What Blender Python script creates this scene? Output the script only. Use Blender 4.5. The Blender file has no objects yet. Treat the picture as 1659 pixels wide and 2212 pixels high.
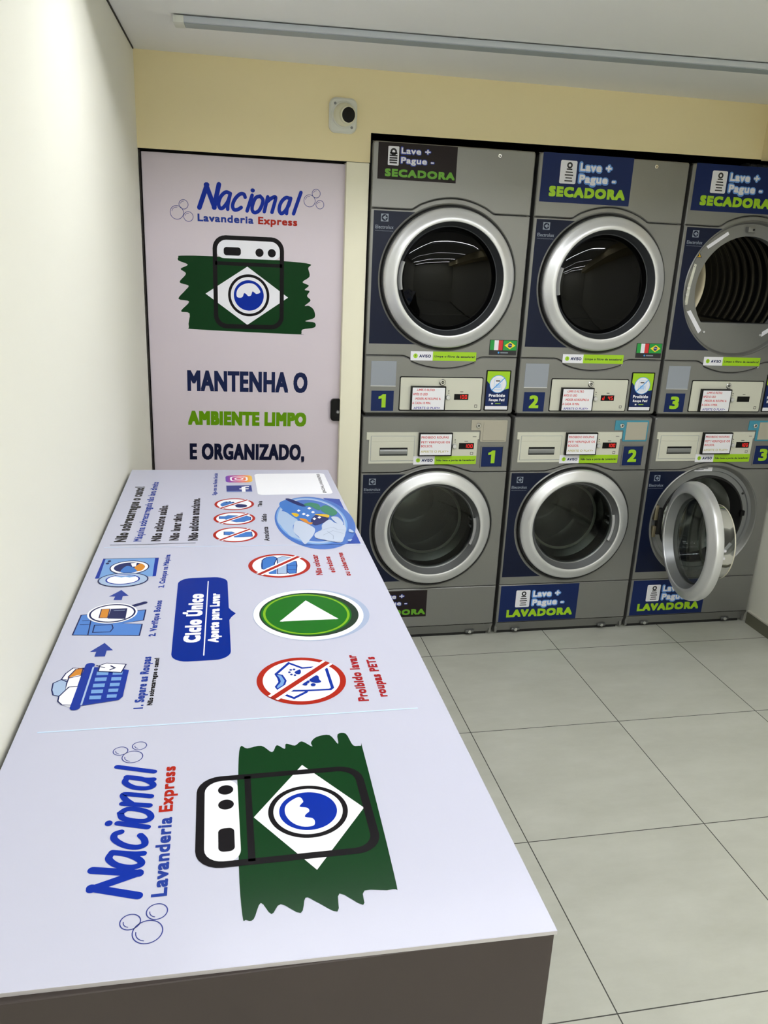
import bpy, bmesh, math
import numpy as np
from mathutils import Vector, Matrix
from mathutils.geometry import tessellate_polygon

scene = bpy.context.scene
COL = scene.collection
PI = math.pi

# ------------------------------------------------------------------ camera
cam_d = bpy.data.cameras.new('camera')
cam = bpy.data.objects.new('camera', cam_d)
COL.objects.link(cam)
FPX = 1778.27                                   # focal length for a 1659 x 2212 frame
cam_d.sensor_fit = 'VERTICAL'
cam_d.sensor_height = 36.0
cam_d.lens = FPX / 2212 * 36.0
cam_d.clip_start = 0.02
cam_d.clip_end = 60
YAW, PITCH, ROLL = math.radians(12.0958), math.radians(18.073), math.radians(2.6304)
fw = Vector((math.sin(YAW) * math.cos(PITCH), math.cos(YAW) * math.cos(PITCH), -math.sin(PITCH)))
rt = Vector((math.cos(YAW), -math.sin(YAW), 0))
up = rt.cross(fw)
r2 = rt * math.cos(ROLL) + up * math.sin(ROLL)
u2 = up * math.cos(ROLL) - rt * math.sin(ROLL)
cam.matrix_world = Matrix(((r2.x, u2.x, -fw.x, -0.6142), (r2.y, u2.y, -fw.y, -3.3716),
                           (r2.z, u2.z, -fw.z, 1.7599), (0, 0, 0, 1)))
scene.camera = cam

# ------------------------------------------------------------------ light and exposure
LAMP = (0.97, 0.985, 1.0)                       # colour of the ceiling strips
w = bpy.data.worlds.new('world')
scene.world = w
w.use_nodes = True
w.node_tree.nodes['Background'].inputs[0].default_value = (0.9, 0.95, 1.0, 1)
w.node_tree.nodes['Background'].inputs[1].default_value = 0.05
scene.view_settings.view_transform = 'Standard'
scene.view_settings.look = 'None'
scene.view_settings.exposure = 0.0
scene.view_settings.gamma = 1.0
scene.view_settings.use_curve_mapping = False
scene.cycles.use_denoising = True
scene.cycles.max_bounces = 8
scene.cycles.diffuse_bounces = 5
scene.cycles.transparent_max_bounces = 12
scene.cycles.caustics_reflective = False
scene.cycles.caustics_refractive = False

# ------------------------------------------------------------------ materials
def lin(c):
    return tuple((x / 255 / 12.92) if x / 255 <= 0.04045 else ((x / 255 + 0.055) / 1.055) ** 2.4 for x in c)

MATS = {}
def mat(name, rgb, rough=0.5, metal=0.0, spec=0.5, coat=0.0, linear=False, noise=None, bump=None, emit=None):
    m = bpy.data.materials.new(name)
    m.use_nodes = True
    nt = m.node_tree
    b = nt.nodes['Principled BSDF']
    c = rgb if linear else lin(rgb)
    b.inputs['Base Color'].default_value = (*c, 1)
    b.inputs['Roughness'].default_value = rough
    b.inputs['Metallic'].default_value = metal
    b.inputs['Specular IOR Level'].default_value = spec
    b.inputs['Coat Weight'].default_value = coat
    b.inputs['Coat Roughness'].default_value = 0.12
    if emit:
        b.inputs['Emission Color'].default_value = (*emit[0], 1)
        b.inputs['Emission Strength'].default_value = emit[1]
    if noise or bump:
        tc = nt.nodes.new('ShaderNodeTexCoord')
    if noise:
        n = nt.nodes.new('ShaderNodeTexNoise')
        n.inputs['Scale'].default_value = noise[0]
        n.inputs['Detail'].default_value = 5
        nt.links.new(tc.outputs['Object'], n.inputs['Vector'])
        r = nt.nodes.new('ShaderNodeMapRange')
        r.inputs['From Min'].default_value = 0.3
        r.inputs['From Max'].default_value = 0.7
        r.inputs['To Min'].default_value = 1 - noise[1]
        r.inputs['To Max'].default_value = 1 + noise[1]
        nt.links.new(n.outputs['Fac'], r.inputs['Value'])
        mx = nt.nodes.new('ShaderNodeVectorMath')
        mx.operation = 'SCALE'
        mx.inputs[0].default_value = c
        nt.links.new(r.outputs['Result'], mx.inputs['Scale'])
        nt.links.new(mx.outputs['Vector'], b.inputs['Base Color'])
    if bump:
        n2 = nt.nodes.new('ShaderNodeTexNoise')
        n2.inputs['Scale'].default_value = bump[0]
        n2.inputs['Detail'].default_value = 4
        nt.links.new(tc.outputs['Object'], n2.inputs['Vector'])
        bp = nt.nodes.new('ShaderNodeBump')
        bp.inputs['Strength'].default_value = bump[1]
        bp.inputs['Distance'].default_value = bump[2]
        nt.links.new(n2.outputs['Fac'], bp.inputs['Height'])
        nt.links.new(bp.outputs['Normal'], b.inputs['Normal'])
    MATS[name] = m
    return m

def glass_mat(name, tint, rough=0.0, fres=1.45):
    m = bpy.data.materials.new(name)
    m.use_nodes = True
    nt = m.node_tree
    nt.nodes.clear()
    o = nt.nodes.new('ShaderNodeOutputMaterial')
    t = nt.nodes.new('ShaderNodeBsdfTransparent')
    t.inputs[0].default_value = (*tint, 1)
    g = nt.nodes.new('ShaderNodeBsdfGlossy')
    g.inputs['Roughness'].default_value = rough
    f = nt.nodes.new('ShaderNodeFresnel')
    f.inputs['IOR'].default_value = fres
    x = nt.nodes.new('ShaderNodeMixShader')
    nt.links.new(f.outputs[0], x.inputs[0])
    nt.links.new(t.outputs[0], x.inputs[1])
    nt.links.new(g.outputs[0], x.inputs[2])
    nt.links.new(x.outputs[0], o.inputs[0])
    MATS[name] = m

# walls and shell
mat('wall_white', (232, 231, 220), 0.75, spec=0.25, bump=(40, 0.12, 0.003))
mat('wall_yellow', (238, 224, 180), 0.7, spec=0.25, bump=(60, 0.1, 0.002))
mat('jamb_cream', (238, 234, 212), 0.6, spec=0.3)
mat('ceiling_white', (238, 238, 236), 0.85, spec=0.2, bump=(25, 0.08, 0.002))
mat('niche_shade', (10, 10, 10), 0.9, spec=0.1)  # near-black, paints the darkness inside the niche
mat('skirting', (104, 103, 88), 0.4, noise=(8, 0.06))
mat('skirting_cap', (205, 203, 190), 0.5)
mat('door_vinyl', (213, 202, 213), 0.32, spec=0.4, noise=(1.5, 0.02), bump=(9, 0.25, 0.002))
mat('gap_shade', (38, 32, 28), 0.8)  # dark tone painting the shade in gaps and under the bulkhead
# counter
mat('vinyl_white', (194, 195, 214), 0.2, spec=0.1, bump=(14, 0.05, 0.001))
mat('vinyl_edge', (176, 172, 174), 0.4)
mat('taupe', (64, 57, 55), 0.5, spec=0.25, noise=(6, 0.05))
# machines
mat('silver', (131, 131, 129), 0.36, metal=0.5, spec=0.5, noise=(300, 0.02))
mat('silver_dark', (104, 106, 106), 0.42, metal=0.5)
mat('satin', (214, 215, 217), 0.34, metal=0.55)
mat('bezel_dark', (62, 64, 68), 0.4, metal=0.3)
mat('coin_beige', (172, 167, 152), 0.42)
mat('satin_grey', (140, 142, 144), 0.35, metal=0.6)
mat('chrome', (225, 225, 225), 0.12, metal=1.0)
mat('drum_steel', (170, 172, 168), 0.24, metal=1.0)
mat('drum_dark', (92, 92, 91), 0.25, metal=0.95)
mat('rubber', (16, 16, 17), 0.6)
mat('drum_back', (196, 186, 160), 0.3, metal=0.6)
mat('black_plastic', (12, 12, 13), 0.35, spec=0.2)
mat('panel_beige', (206, 206, 192), 0.4)
mat('plate_grey', (146, 152, 162), 0.4)
mat('teal', (64, 142, 166), 0.4)
mat('hinge_metal', (150, 140, 115), 0.4, metal=0.7)
mat('bowl_rim', (205, 202, 185), 0.3)
mat('navy_vinyl', (11, 20, 46), 0.3, spec=0.22)
mat('navy_sign', (20, 38, 88), 0.42, spec=0.2)
mat('brown_sign', (34, 26, 28), 0.42, spec=0.2)
mat('sign_white', (232, 232, 240), 0.4)
mat('sign_halo', (96, 150, 225), 0.4)
mat('sign_halo_blue', (40, 66, 170), 0.4)
mat('lime', (158, 205, 20), 0.4)
mat('lime_dark', (98, 165, 30), 0.4)
mat('ink', (30, 28, 34), 0.5)
mat('logo_grey', (130, 140, 155), 0.4)
mat('red_print', (205, 60, 70), 0.5)
mat('violet_print', (90, 80, 170), 0.5)
mat('pale_print', (190, 180, 112), 0.5)
mat('paper', (236, 236, 242), 0.5)
mat('led_red', (200, 20, 20), 0.4, emit=((1.0, 0.03, 0.02), 0.7))
mat('flag_green', (20, 150, 60), 0.4)
mat('flag_red', (205, 40, 45), 0.4)
mat('flag_yellow', (240, 215, 40), 0.4)
mat('flag_blue', (25, 45, 112), 0.4)
mat('warning_yellow', (235, 185, 25), 0.4)
mat('icon_blue', (170, 205, 245), 0.4)
mat('slash_blue', (60, 150, 225), 0.4)
mat('duct_grey', (120, 122, 118), 0.35, metal=0.6)
glass_mat('glass_dark', (0.03, 0.03, 0.032), fres=1.32)
glass_mat('glass_clear', (0.62, 0.65, 0.64), fres=1.4)
# lamps, camera
mat('lamp_housing', (190, 196, 204), 0.4)
mat('lamp_inner', (120, 122, 124), 0.6)
mat('lamp_lens_off', (150, 160, 166), 0.45)
for pw in (98, 28, 112):
    mat('lamp_lit_%d' % pw, (255, 255, 255), 0.5, emit=(LAMP, pw))
mat('cam_white', (216, 218, 210), 0.4)
mat('cam_cream', (222, 220, 196), 0.4)
mat('lens_black', (9, 8, 9), 0.3, spec=0.2)
# printed colours
for n, c in dict(white=(244, 245, 252), navy=(38, 44, 100), navy2=(30, 44, 112), blue=(24, 58, 176), blue2=(44, 70, 170),
                 blue3=(74, 134, 222), blue4=(56, 88, 190), blue5=(84, 128, 216), sky=(134, 182, 246), pale_blue=(188, 212, 248),
                 jeans=(92, 146, 232), orange=(236, 154, 56), yellow=(246, 202, 50), green2=(64, 146, 116), cloth=(214, 226, 250), red=(192, 46, 32),
                 grey_line=(176, 186, 214), black=(36, 32, 36), box_blue=(4, 46, 160), brush=(24, 78, 38), art_black=(34, 31, 36),
                 art_blue=(14, 52, 182), play_shade=(186, 200, 232), play_dark=(46, 66, 54), play_lime=(140, 200, 40),
                 play_green=(34, 122, 36), seam=(206, 226, 250), text_red=(180, 42, 48), bubble=(70, 80, 160),
                 door_navy=(34, 44, 88), door_green=(112, 168, 22), door_dark=(30, 34, 62), art_white=(240, 240, 250),
                 fb_blue=(46, 62, 150), fb_light=(120, 140, 205)).items():
    if 'white' not in n and n != 'seam':
        c = tuple(x * (0.74 if n in ('brush', 'black', 'art_black') else 0.88) for x in c)
    mat('print_' + n, c, 0.2, spec=0.07)

def gradient_mat(name, stops, axis, a, b):
    m = mat(name, (200, 80, 120), 0.32)
    nt = m.node_tree
    tc = nt.nodes.new('ShaderNodeTexCoord')
    sp = nt.nodes.new('ShaderNodeSeparateXYZ')
    mr = nt.nodes.new('ShaderNodeMapRange')
    mr.inputs['From Min'].default_value = a
    mr.inputs['From Max'].default_value = b
    rp = nt.nodes.new('ShaderNodeValToRGB')
    cr = rp.color_ramp
    while len(cr.elements) < len(stops):
        cr.elements.new(0.5)
    for e, (p, c) in zip(cr.elements, stops):
        e.position = p
        e.color = (*lin(c), 1)
    nt.links.new(tc.outputs['Object'], sp.inputs[0])
    nt.links.new(sp.outputs[axis], mr.inputs['Value'])
    nt.links.new(mr.outputs[0], rp.inputs[0])
    nt.links.new(rp.outputs[0], nt.nodes['Principled BSDF'].inputs['Base Color'])

# floor tiles: 61 cm squares with thin dark joints
TILE, TX, TY = 0.6105, 0.319, -0.168
def floor_material():
    m = mat('floor_tile', (186, 184, 170), 0.3, spec=0.45)
    nt = m.node_tree
    b = nt.nodes['Principled BSDF']
    tc = nt.nodes.new('ShaderNodeTexCoord')
    sp = nt.nodes.new('ShaderNodeSeparateXYZ')
    nt.links.new(tc.outputs['Object'], sp.inputs[0])
    def mth(op, a, bb=None):
        n = nt.nodes.new('ShaderNodeMath')
        n.operation = op
        for i, s in enumerate((a, bb)):
            if s is None:
                continue
            if isinstance(s, (int, float)):
                n.inputs[i].default_value = s
            else:
                nt.links.new(s, n.inputs[i])
        return n.outputs[0]
    masks, cells = [], []
    for ax, o in ((0, TX), (1, TY)):
        t = mth('DIVIDE', mth('SUBTRACT', sp.outputs[ax], o), TILE)
        cells.append(mth('FLOOR', t))
        d = mth('ABSOLUTE', mth('SUBTRACT', mth('FRACT', mth('ADD', t, 0.5)), 0.5))
        masks.append(mth('LESS_THAN', d, 0.0017 / TILE))
    joint = mth('MAXIMUM', masks[0], masks[1])
    cb = nt.nodes.new('ShaderNodeCombineXYZ')
    nt.links.new(cells[0], cb.inputs[0])
    nt.links.new(cells[1], cb.inputs[1])
    off = nt.nodes.new('ShaderNodeVectorMath')
    off.operation = 'MULTIPLY_ADD'
    nt.links.new(cb.outputs[0], off.inputs[0])
    off.inputs[1].default_value = (7.3, 3.1, 5.7)
    nt.links.new(tc.outputs['Object'], off.inputs[2])
    n1 = nt.nodes.new('ShaderNodeTexNoise')
    n1.inputs['Scale'].default_value = 3.2
    n1.inputs['Detail'].default_value = 8
    n1.inputs['Roughness'].default_value = 0.65
    mp = nt.nodes.new('ShaderNodeMapping')
    mp.inputs['Scale'].default_value = (1, 2.2, 1)
    nt.links.new(off.outputs[0], mp.inputs[0])
    nt.links.new(mp.outputs[0], n1.inputs['Vector'])
    rp = nt.nodes.new('ShaderNodeValToRGB')
    rp.color_ramp.elements[0].position = 0.28
    rp.color_ramp.elements[0].color = (*lin((182, 183, 173)), 1)
    rp.color_ramp.elements[1].position = 0.72
    rp.color_ramp.elements[1].color = (*lin((198, 199, 190)), 1)
    nt.links.new(n1.outputs['Fac'], rp.inputs[0])
    mx = nt.nodes.new('ShaderNodeMix')
    mx.data_type = 'RGBA'
    nt.links.new(joint, mx.inputs['Factor'])
    nt.links.new(rp.outputs[0], mx.inputs['A'])
    mx.inputs['B'].default_value = (*lin((66, 66, 62)), 1)
    nt.links.new(mx.outputs['Result'], b.inputs['Base Color'])
    nt.links.new(mth('ADD', mth('MULTIPLY', joint, 0.4), mth('ADD', mth('MULTIPLY', n1.outputs['Fac'], 0.16), 0.24)), b.inputs['Roughness'])
floor_material()

# ------------------------------------------------------------------ mesh helpers
class Frame:
    """A drawing plane: origin, reading direction u, up direction v, normal n."""
    def __init__(s, o, u, v):
        s.o, s.u, s.v = Vector(o), Vector(u).normalized(), Vector(v).normalized()
        s.n = s.u.cross(s.v)
    def p(s, a, b, h=0.0):
        return s.o + s.u * a + s.v * b + s.n * h

def area2(L):
    return sum(L[i - 1][0] * L[i][1] - L[i][0] * L[i - 1][1] for i in range(len(L))) / 2

def orient(L, ccw=True):
    return list(L) if (area2(L) > 0) == ccw else list(reversed(L))

def inset(L, d):
    out, n = [], len(L)
    for i in range(n):
        a, b, c = Vector(L[i - 1]), Vector(L[i]), Vector(L[(i + 1) % n])
        e1, e2 = (b - a).normalized(), (c - b).normalized()
        n1, n2 = Vector((-e1.y, e1.x)), Vector((-e2.y, e2.x))
        k = 1 + n1.dot(n2)
        q = b + (n1 + n2) * (d / max(k, 0.35))
        out.append((q.x, q.y))
    return out

def circ(u, v, ru, rv=None, n=48, a0=0.0, a1=2 * PI):
    rv = ru if rv is None else rv
    full = abs(a1 - a0 - 2 * PI) < 1e-6
    m = n if full else n + 1
    return [(u + ru * math.cos(a0 + (a1 - a0) * i / n), v + rv * math.sin(a0 + (a1 - a0) * i / n)) for i in range(m)]

def rrect(u0, v0, u1, v1, r, n=6):
    r = min(r, (u1 - u0) / 2, (v1 - v0) / 2)
    out = []
    for cx, cy, a in ((u1 - r, v1 - r, 0), (u0 + r, v1 - r, 90), (u0 + r, v0 + r, 180), (u1 - r, v0 + r, 270)):
        for i in range(n + 1):
            t = math.radians(a + 90 * i / n)
            out.append((cx + r * math.cos(t), cy + r * math.sin(t)))
    return out

def rect(u0, v0, u1, v1):
    return [(u0, v0), (u1, v0), (u1, v1), (u0, v1)]

def smooth_loop(L, k=4):
    out, n = [], len(L)
    for i in range(n):
        p0, p1, p2, p3 = (Vector(L[(i + j - 1) % n]) for j in range(4))
        for s in range(k):
            t = s / k
            q = 0.5 * (2 * p1 + (p2 - p0) * t + (2 * p0 - 5 * p1 + 4 * p2 - p3) * t * t + (3 * p1 - p0 - 3 * p2 + p3) * t ** 3)
            out.append((q.x, q.y))
    return out

def smooth_line(L, k=5):
    if len(L) < 3:
        return list(L)
    E = [L[0]] + list(L) + [L[-1]]
    out = []
    for i in range(len(L) - 1):
        p0, p1, p2, p3 = (Vector(E[i + j]) for j in range(4))
        for s in range(k):
            t = s / k
            q = 0.5 * (2 * p1 + (p2 - p0) * t + (2 * p0 - 5 * p1 + 4 * p2 - p3) * t * t + (3 * p1 - p0 - 3 * p2 + p3) * t ** 3)
            out.append((q.x, q.y))
    out.append(tuple(L[-1]))
    return out

_TXT = {}
def union2d(vs, fs):
    """One flat, non-overlapping sheet from overlapping flat faces."""
    from mathutils.geometry import delaunay_2d_cdt
    cnt = {}
    for f in fs:
        for k in range(len(f)):
            e = tuple(sorted((f[k], f[(k + 1) % len(f)])))
            cnt[e] = cnt.get(e, 0) + 1
    rim = [e for e, c in cnt.items() if c == 1]           # outlines only
    used = sorted({i for e in rim for i in e})
    new = {o: i for i, o in enumerate(used)}
    v2, e2, f2, ov, oe, of = delaunay_2d_cdt([Vector(vs[o]) for o in used], [(new[a], new[b]) for a, b in rim], [], 0, 1e-6)
    V = np.array([(q.x, q.y) for q in v2])
    tri = np.array([[vs[f[0]], vs[f[k]], vs[f[k + 1]]] for f in fs for k in range(1, len(f) - 1)])
    A, B, C = tri[:, 0], tri[:, 1], tri[:, 2]
    keep = []
    for f in f2:
        c = V[list(f)].mean(0)
        d = [(Q[:, 0] - R[:, 0]) * (c[1] - R[:, 1]) - (Q[:, 1] - R[:, 1]) * (c[0] - R[:, 0]) for R, Q in ((A, B), (B, C), (C, A))]
        if (((d[0] >= 0) & (d[1] >= 0) & (d[2] >= 0)) | ((d[0] <= 0) & (d[1] <= 0) & (d[2] <= 0))).any():
            keep.append(tuple(f))
    return [(q.x, q.y) for q in v2], keep

def text_mesh(s, space=1.0, bx=0.0, by=0.0, round_=False):
    """Letters as a flat mesh at size 1, made bolder by bx, by."""
    key = (s, round(space, 3), round(bx, 4), round(by, 4), round_)
    if key not in _TXT:
        cu = bpy.data.curves.new('text', 'FONT')
        cu.body = s
        cu.resolution_u = 3
        cu.space_character = space
        ob = bpy.data.objects.new('text', cu)
        COL.objects.link(ob)
        dg = bpy.context.evaluated_depsgraph_get()
        me = ob.evaluated_get(dg).to_mesh()
        vs = [(q.co.x, q.co.y) for q in me.vertices]
        fs = [tuple(f.vertices) for f in me.polygons]
        ob.evaluated_get(dg).to_mesh_clear()
        bpy.data.objects.remove(ob)
        bpy.data.curves.remove(cu)
        if bx or by:
            g = [math.ceil(2 * q / 0.075) + 1 for q in (bx, by)]
            offs = [(-1 + 2 * i / (g[0] - 1), -1 + 2 * j / (g[1] - 1)) for i in range(g[0]) for j in range(g[1])]
            if round_:
                offs = [(r_ * math.cos(k * PI / 5), r_ * math.sin(k * PI / 5)) for r_ in (1, 0.5) for k in range(10)]
            par = list(range(len(vs)))
            def root(i):
                while par[i] != i:
                    par[i] = par[par[i]]
                    i = par[i]
                return i
            for f in fs:
                for q in f[1:]:
                    par[root(q)] = root(f[0])
            isl = {}
            for f in fs:
                isl.setdefault(root(f[0]), []).append(f)
            blocks = []                                   # letters whose swollen extents meet go together
            for ff in isl.values():
                xs = [vs[q][0] for f in ff for q in f]
                blocks.append([min(xs) - bx, max(xs) + bx, ff])
            blocks.sort(key=lambda q: q[0])
            merged = [blocks[0]]
            for q in blocks[1:]:
                if q[0] <= merged[-1][1]:
                    merged[-1] = [merged[-1][0], max(q[1], merged[-1][1]), merged[-1][2] + q[2]]
                else:
                    merged.append(q)
            ov, of = [], []
            for _, _, ff in merged:
                ids = sorted({q for f in ff for q in f})
                new = {o: k for k, o in enumerate(ids)}
                n = len(ids)
                big = [(vs[o][0] + bx * i, vs[o][1] + by * j) for i, j in offs for o in ids]
                faces = [tuple(k * n + new[q] for q in f) for k in range(len(offs)) for f in ff]
                v_, f_ = union2d(big, faces)
                of += [tuple(len(ov) + q for q in f) for f in f_]
                ov += v_
            vs, fs = ov, of
        _TXT[key] = (vs, fs)
    return _TXT[key]

STEP = 0.00006                                  # ink layers lie this far apart
class P:
    """Collects geometry for ONE mesh object."""
    def __init__(s):
        s.v, s.f, s.m, s.names = [], [], [], []
    def mi(s, m):
        if m not in s.names:
            s.names.append(m)
        return s.names.index(m)
    def add(s, vs, fs, m):
        o = len(s.v)
        s.v += [Vector(q) for q in vs]
        k = s.mi(m)
        for f in fs:
            s.f.append([o + i for i in f])
            s.m.append(k)
    def poly(s, fr, loops, m, h=0.0):
        if not isinstance(loops[0][0], (list, tuple)):
            loops = [loops]
        flat = [q for L in loops for q in L]
        tri = tessellate_polygon([[Vector((a, b, 0)) for a, b in L] for L in loops])
        fs = []
        for t in tri:
            a, b, c = (flat[i] for i in t)
            cr = (b[0] - a[0]) * (c[1] - a[1]) - (b[1] - a[1]) * (c[0] - a[0])
            fs.append(tuple(t) if cr > 0 else tuple(reversed(t)))
        s.add([fr.p(a, b, h) for a, b in flat], fs, m)
    def prism(s, fr, loops, m, h0, h1, bev=0.0, side=None, back=False):
        if not isinstance(loops[0][0], (list, tuple)):
            loops = [loops]
        loops = [orient(L, i == 0) for i, L in enumerate(loops)]
        tops = [inset(L, bev) if bev else L for L in loops]
        s.poly(fr, tops, m, h1)
        if back:
            s.poly(fr, loops, m, h0)
        for L, T in zip(loops, tops):
            n = len(L)
            vs = [fr.p(a, b, h0) for a, b in L] + [fr.p(a, b, h1 - bev) for a, b in L]
            fs = [(i, (i + 1) % n, n + (i + 1) % n, n + i) for i in range(n)]
            s.add(vs, fs, side or m)
            if bev:
                vs = [fr.p(a, b, h1 - bev) for a, b in L] + [fr.p(a, b, h1) for a, b in T]
                s.add(vs, fs, m)
    def box(s, x0, x1, y0, y1, z0, z1, m, bev=0.0, seg=2):
        bm = bmesh.new()
        bmesh.ops.create_cube(bm, size=1.0)
        for q in bm.verts:
            q.co = Vector(((x0 + x1) / 2 + q.co.x * (x1 - x0), (y0 + y1) / 2 + q.co.y * (y1 - y0), (z0 + z1) / 2 + q.co.z * (z1 - z0)))
        if bev:
            bmesh.ops.bevel(bm, geom=list(bm.edges), offset=bev, segments=seg, affect='EDGES', profile=0.5)
        bm.verts.index_update()
        s.add([q.co.copy() for q in bm.verts], [[q.index for q in f.verts] for f in bm.faces], m)
        bm.free()
    def lathe(s, fr, u, v, prof, m, n=72, a0=0.0, a1=2 * PI):
        full = abs(a1 - a0 - 2 * PI) < 1e-6
        cols = n if full else n + 1
        vs, fs = [], []
        for r, h in prof:
            for i in range(cols):
                t = a0 + (a1 - a0) * i / n
                vs.append(fr.p(u + r * math.cos(t), v + r * math.sin(t), h))
        for j in range(len(prof) - 1):
            for i in range(n):
                k = (i + 1) % cols
                a, b, c, d = j * cols + i, j * cols + k, (j + 1) * cols + k, (j + 1) * cols + i
                if prof[j][0] < 1e-7:
                    fs.append((a, c, d))
                elif prof[j + 1][0] < 1e-7:
                    fs.append((a, b, d))
                else:
                    fs.append((a, b, c, d))
        s.add(vs, fs, m)
    def ring(s, fr, u, v, r0, r1, m, h=0.0, ru=1.0, rv=1.0, n=64):
        vs = [fr.p(u + r * ru * math.cos(2 * PI * i / n), v + r * rv * math.sin(2 * PI * i / n), h) for r in (r0, r1) for i in range(n)]
        s.add(vs, [(i, n + i, n + (i + 1) % n, (i + 1) % n) for i in range(n)], m)
    def line(s, fr, pts, wd, m, h=0.0, caps=True):
        """A mitred ribbon of constant width with round ends."""
        L = [Vector(pts[0])]
        for q in pts[1:]:
            if (Vector(q) - L[-1]).length > 1e-6:
                L.append(Vector(q))
        closed = len(L) > 3 and (L[0] - L[-1]).length < 1e-6
        if closed:
            L.pop()
        n = len(L)
        if n < 2:
            return
        dirs = [(L[(i + 1) % n] - L[i]).normalized() for i in range(n)]
        vs = []
        for i in range(n):
            d1 = dirs[i - 1] if (i > 0 or closed) else dirs[0]
            d2 = dirs[i] if (i < n - 1 or closed) else dirs[n - 2]
            n1, n2 = Vector((-d1.y, d1.x)), Vector((-d2.y, d2.x))
            q = (n1 + n2) * (wd / 2 / max(1 + n1.dot(n2), 0.6))
            vs += [fr.p(*(L[i] - q), h), fr.p(*(L[i] + q), h)]
        k = n if closed else n - 1
        s.add(vs, [(2 * i, 2 * ((i + 1) % n), 2 * ((i + 1) % n) + 1, 2 * i + 1) for i in range(k)], m)
        if caps and not closed:
            for c, d in ((L[0], -dirs[0]), (L[-1], dirs[n - 2])):
                a = math.atan2(d.y, d.x)
                s.poly(fr, [(c.x + wd / 2 * math.cos(a + t), c.y + wd / 2 * math.sin(a + t)) for t in [-PI / 2 + PI * j / 8 for j in range(9)]], m, h)
    def text(s, fr, t, p0, p1, cap, m, h=0.0, bold=0.0, shear=0.0, halo=0.0, space=1.0):
        """Lettering whose baseline runs p0 -> p1 and whose capitals are cap high."""
        p0, p1 = Vector(p0), Vector(p1)
        e = p1 - p0
        L = e.length
        e.normalize()
        q = Vector((-e.y, e.x))
        ch = max(b for a, b in text_mesh('H')[0])
        plain = text_mesh(t, space)[0]
        if not plain:
            return
        x0, x1 = min(a for a, b in plain), max(a for a, b in plain)
        if halo:
            sy = cap / ch
            sx = L / (x1 - x0)
            vs, fs = text_mesh(t, space, halo / sx, halo / sy, True)
        elif bold:
            space = 1 + 1.9 * bold / cap
            plain = text_mesh(t, space)[0]
            x0, x1 = min(a for a, b in plain), max(a for a, b in plain)
            sy = (cap - 2 * bold) / ch
            sx = (L - 2 * bold) / (x1 - x0)
            p0 = p0 + e * bold + q * bold
            vs, fs = text_mesh(t, space, bold / sx, bold / sy)
        else:
            sy, sx = cap / ch, L / (x1 - x0)
            vs, fs = text_mesh(t, space)
        pv = []
        for a, b in vs:
            w2 = p0 + e * ((a - x0) * sx + shear * b * sy) + q * (b * sy)
            pv.append(fr.p(w2.x, w2.y, h))
        s.add(pv, fs, m)
    def build(s, name, parent=None, shift=(0, 0, 0), loc=None, rotz=0.0, sharp=32):
        me = bpy.data.meshes.new(name)
        o = Vector(shift)
        me.from_pydata([tuple(q - o) for q in s.v], [], s.f)
        for n in s.names:
            me.materials.append(MATS[n])
        me.polygons.foreach_set('material_index', s.m)
        me.polygons.foreach_set('use_smooth', [True] * len(s.f))
        me.update()
        bm = bmesh.new()
        bm.from_mesh(me)
        bmesh.ops.remove_doubles(bm, verts=bm.verts, dist=0.000002)
        bm.to_mesh(me)
        bm.free()
        me.set_sharp_from_angle(angle=math.radians(sharp))
        ob = bpy.data.objects.new(name, me)
        COL.objects.link(ob)
        if parent:
            ob.parent = parent
        if loc:
            ob.location = loc
        ob.rotation_euler = (0, 0, rotz)
        return ob

def tag(o, label, cat, group=None):
    o['label'] = label
    o['category'] = cat
    if group:
        o['group'] = group
    return o

def thing(name, label, cat, loc, group=None):
    o = bpy.data.objects.new(name, None)
    o.empty_display_size = 0.1
    COL.objects.link(o)
    o.location = loc
    return tag(o, label, cat, group)

def structure(o, label=None):
    o['kind'] = 'structure'
    if label:
        o['label'] = label
    return o

def put(parent, label):
    parent['label'] = label
    return parent

XZ = Frame((0, 0, 0), (1, 0, 0), (0, 0, 1))       # a plane facing the room (normal -y)
def face(y):
    return Frame((0, y, 0), (1, 0, 0), (0, 0, 1))

# ------------------------------------------------------------------ the room
CEIL = 2.375
YB = -5.6                                         # the far end of the room behind the camera
def wx(y):                                        # the left wall is not quite square to the back wall
    return -0.872 + 0.0248 * y
XR = 2.03
UPW = Frame((0, 0, 0), (1, 0, 0), (0, 1, 0))

p = P()
p.box(wx(YB) - 0.12, XR + 0.12, YB - 0.12, 1.0, -0.1, 0.0, 'floor_tile')
structure(p.build('floor'), 'pale grey square floor tiles with thin dark joints')

LAMPS = [(-1.375, -0.70, 1.62, .024, 98), (-2.62, -0.78, 1.62, .0034, 28), (-3.9, -0.80, 1.62, .0023, 112), (-5.0, -0.80, 1.62, .0018, 112)]   # y, x from, x to, recess, power; last two are unseen, added as fill
AP = 0.15                                         # aperture width of the recessed strips
p = P()
holes = [rect(x0, y - AP / 2, x1, y + AP / 2) for y, x0, x1, dp, pw in LAMPS]
p.poly(UPW, [[(wx(YB) - 0.12, YB - 0.1), (XR + 0.1, YB - 0.1), (XR + 0.1, 0.14), (wx(0.14) - 0.1, 0.14)]] + holes, 'ceiling_white', CEIL)
p.poly(UPW, [[(wx(YB) - 0.12, YB - 0.1), (XR + 0.1, YB - 0.1), (XR + 0.1, 0.14), (wx(0.14) - 0.1, 0.14)]] + holes, 'ceiling_white', CEIL + 0.012)
structure(p.build('ceiling'), 'flat white painted ceiling')

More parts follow.
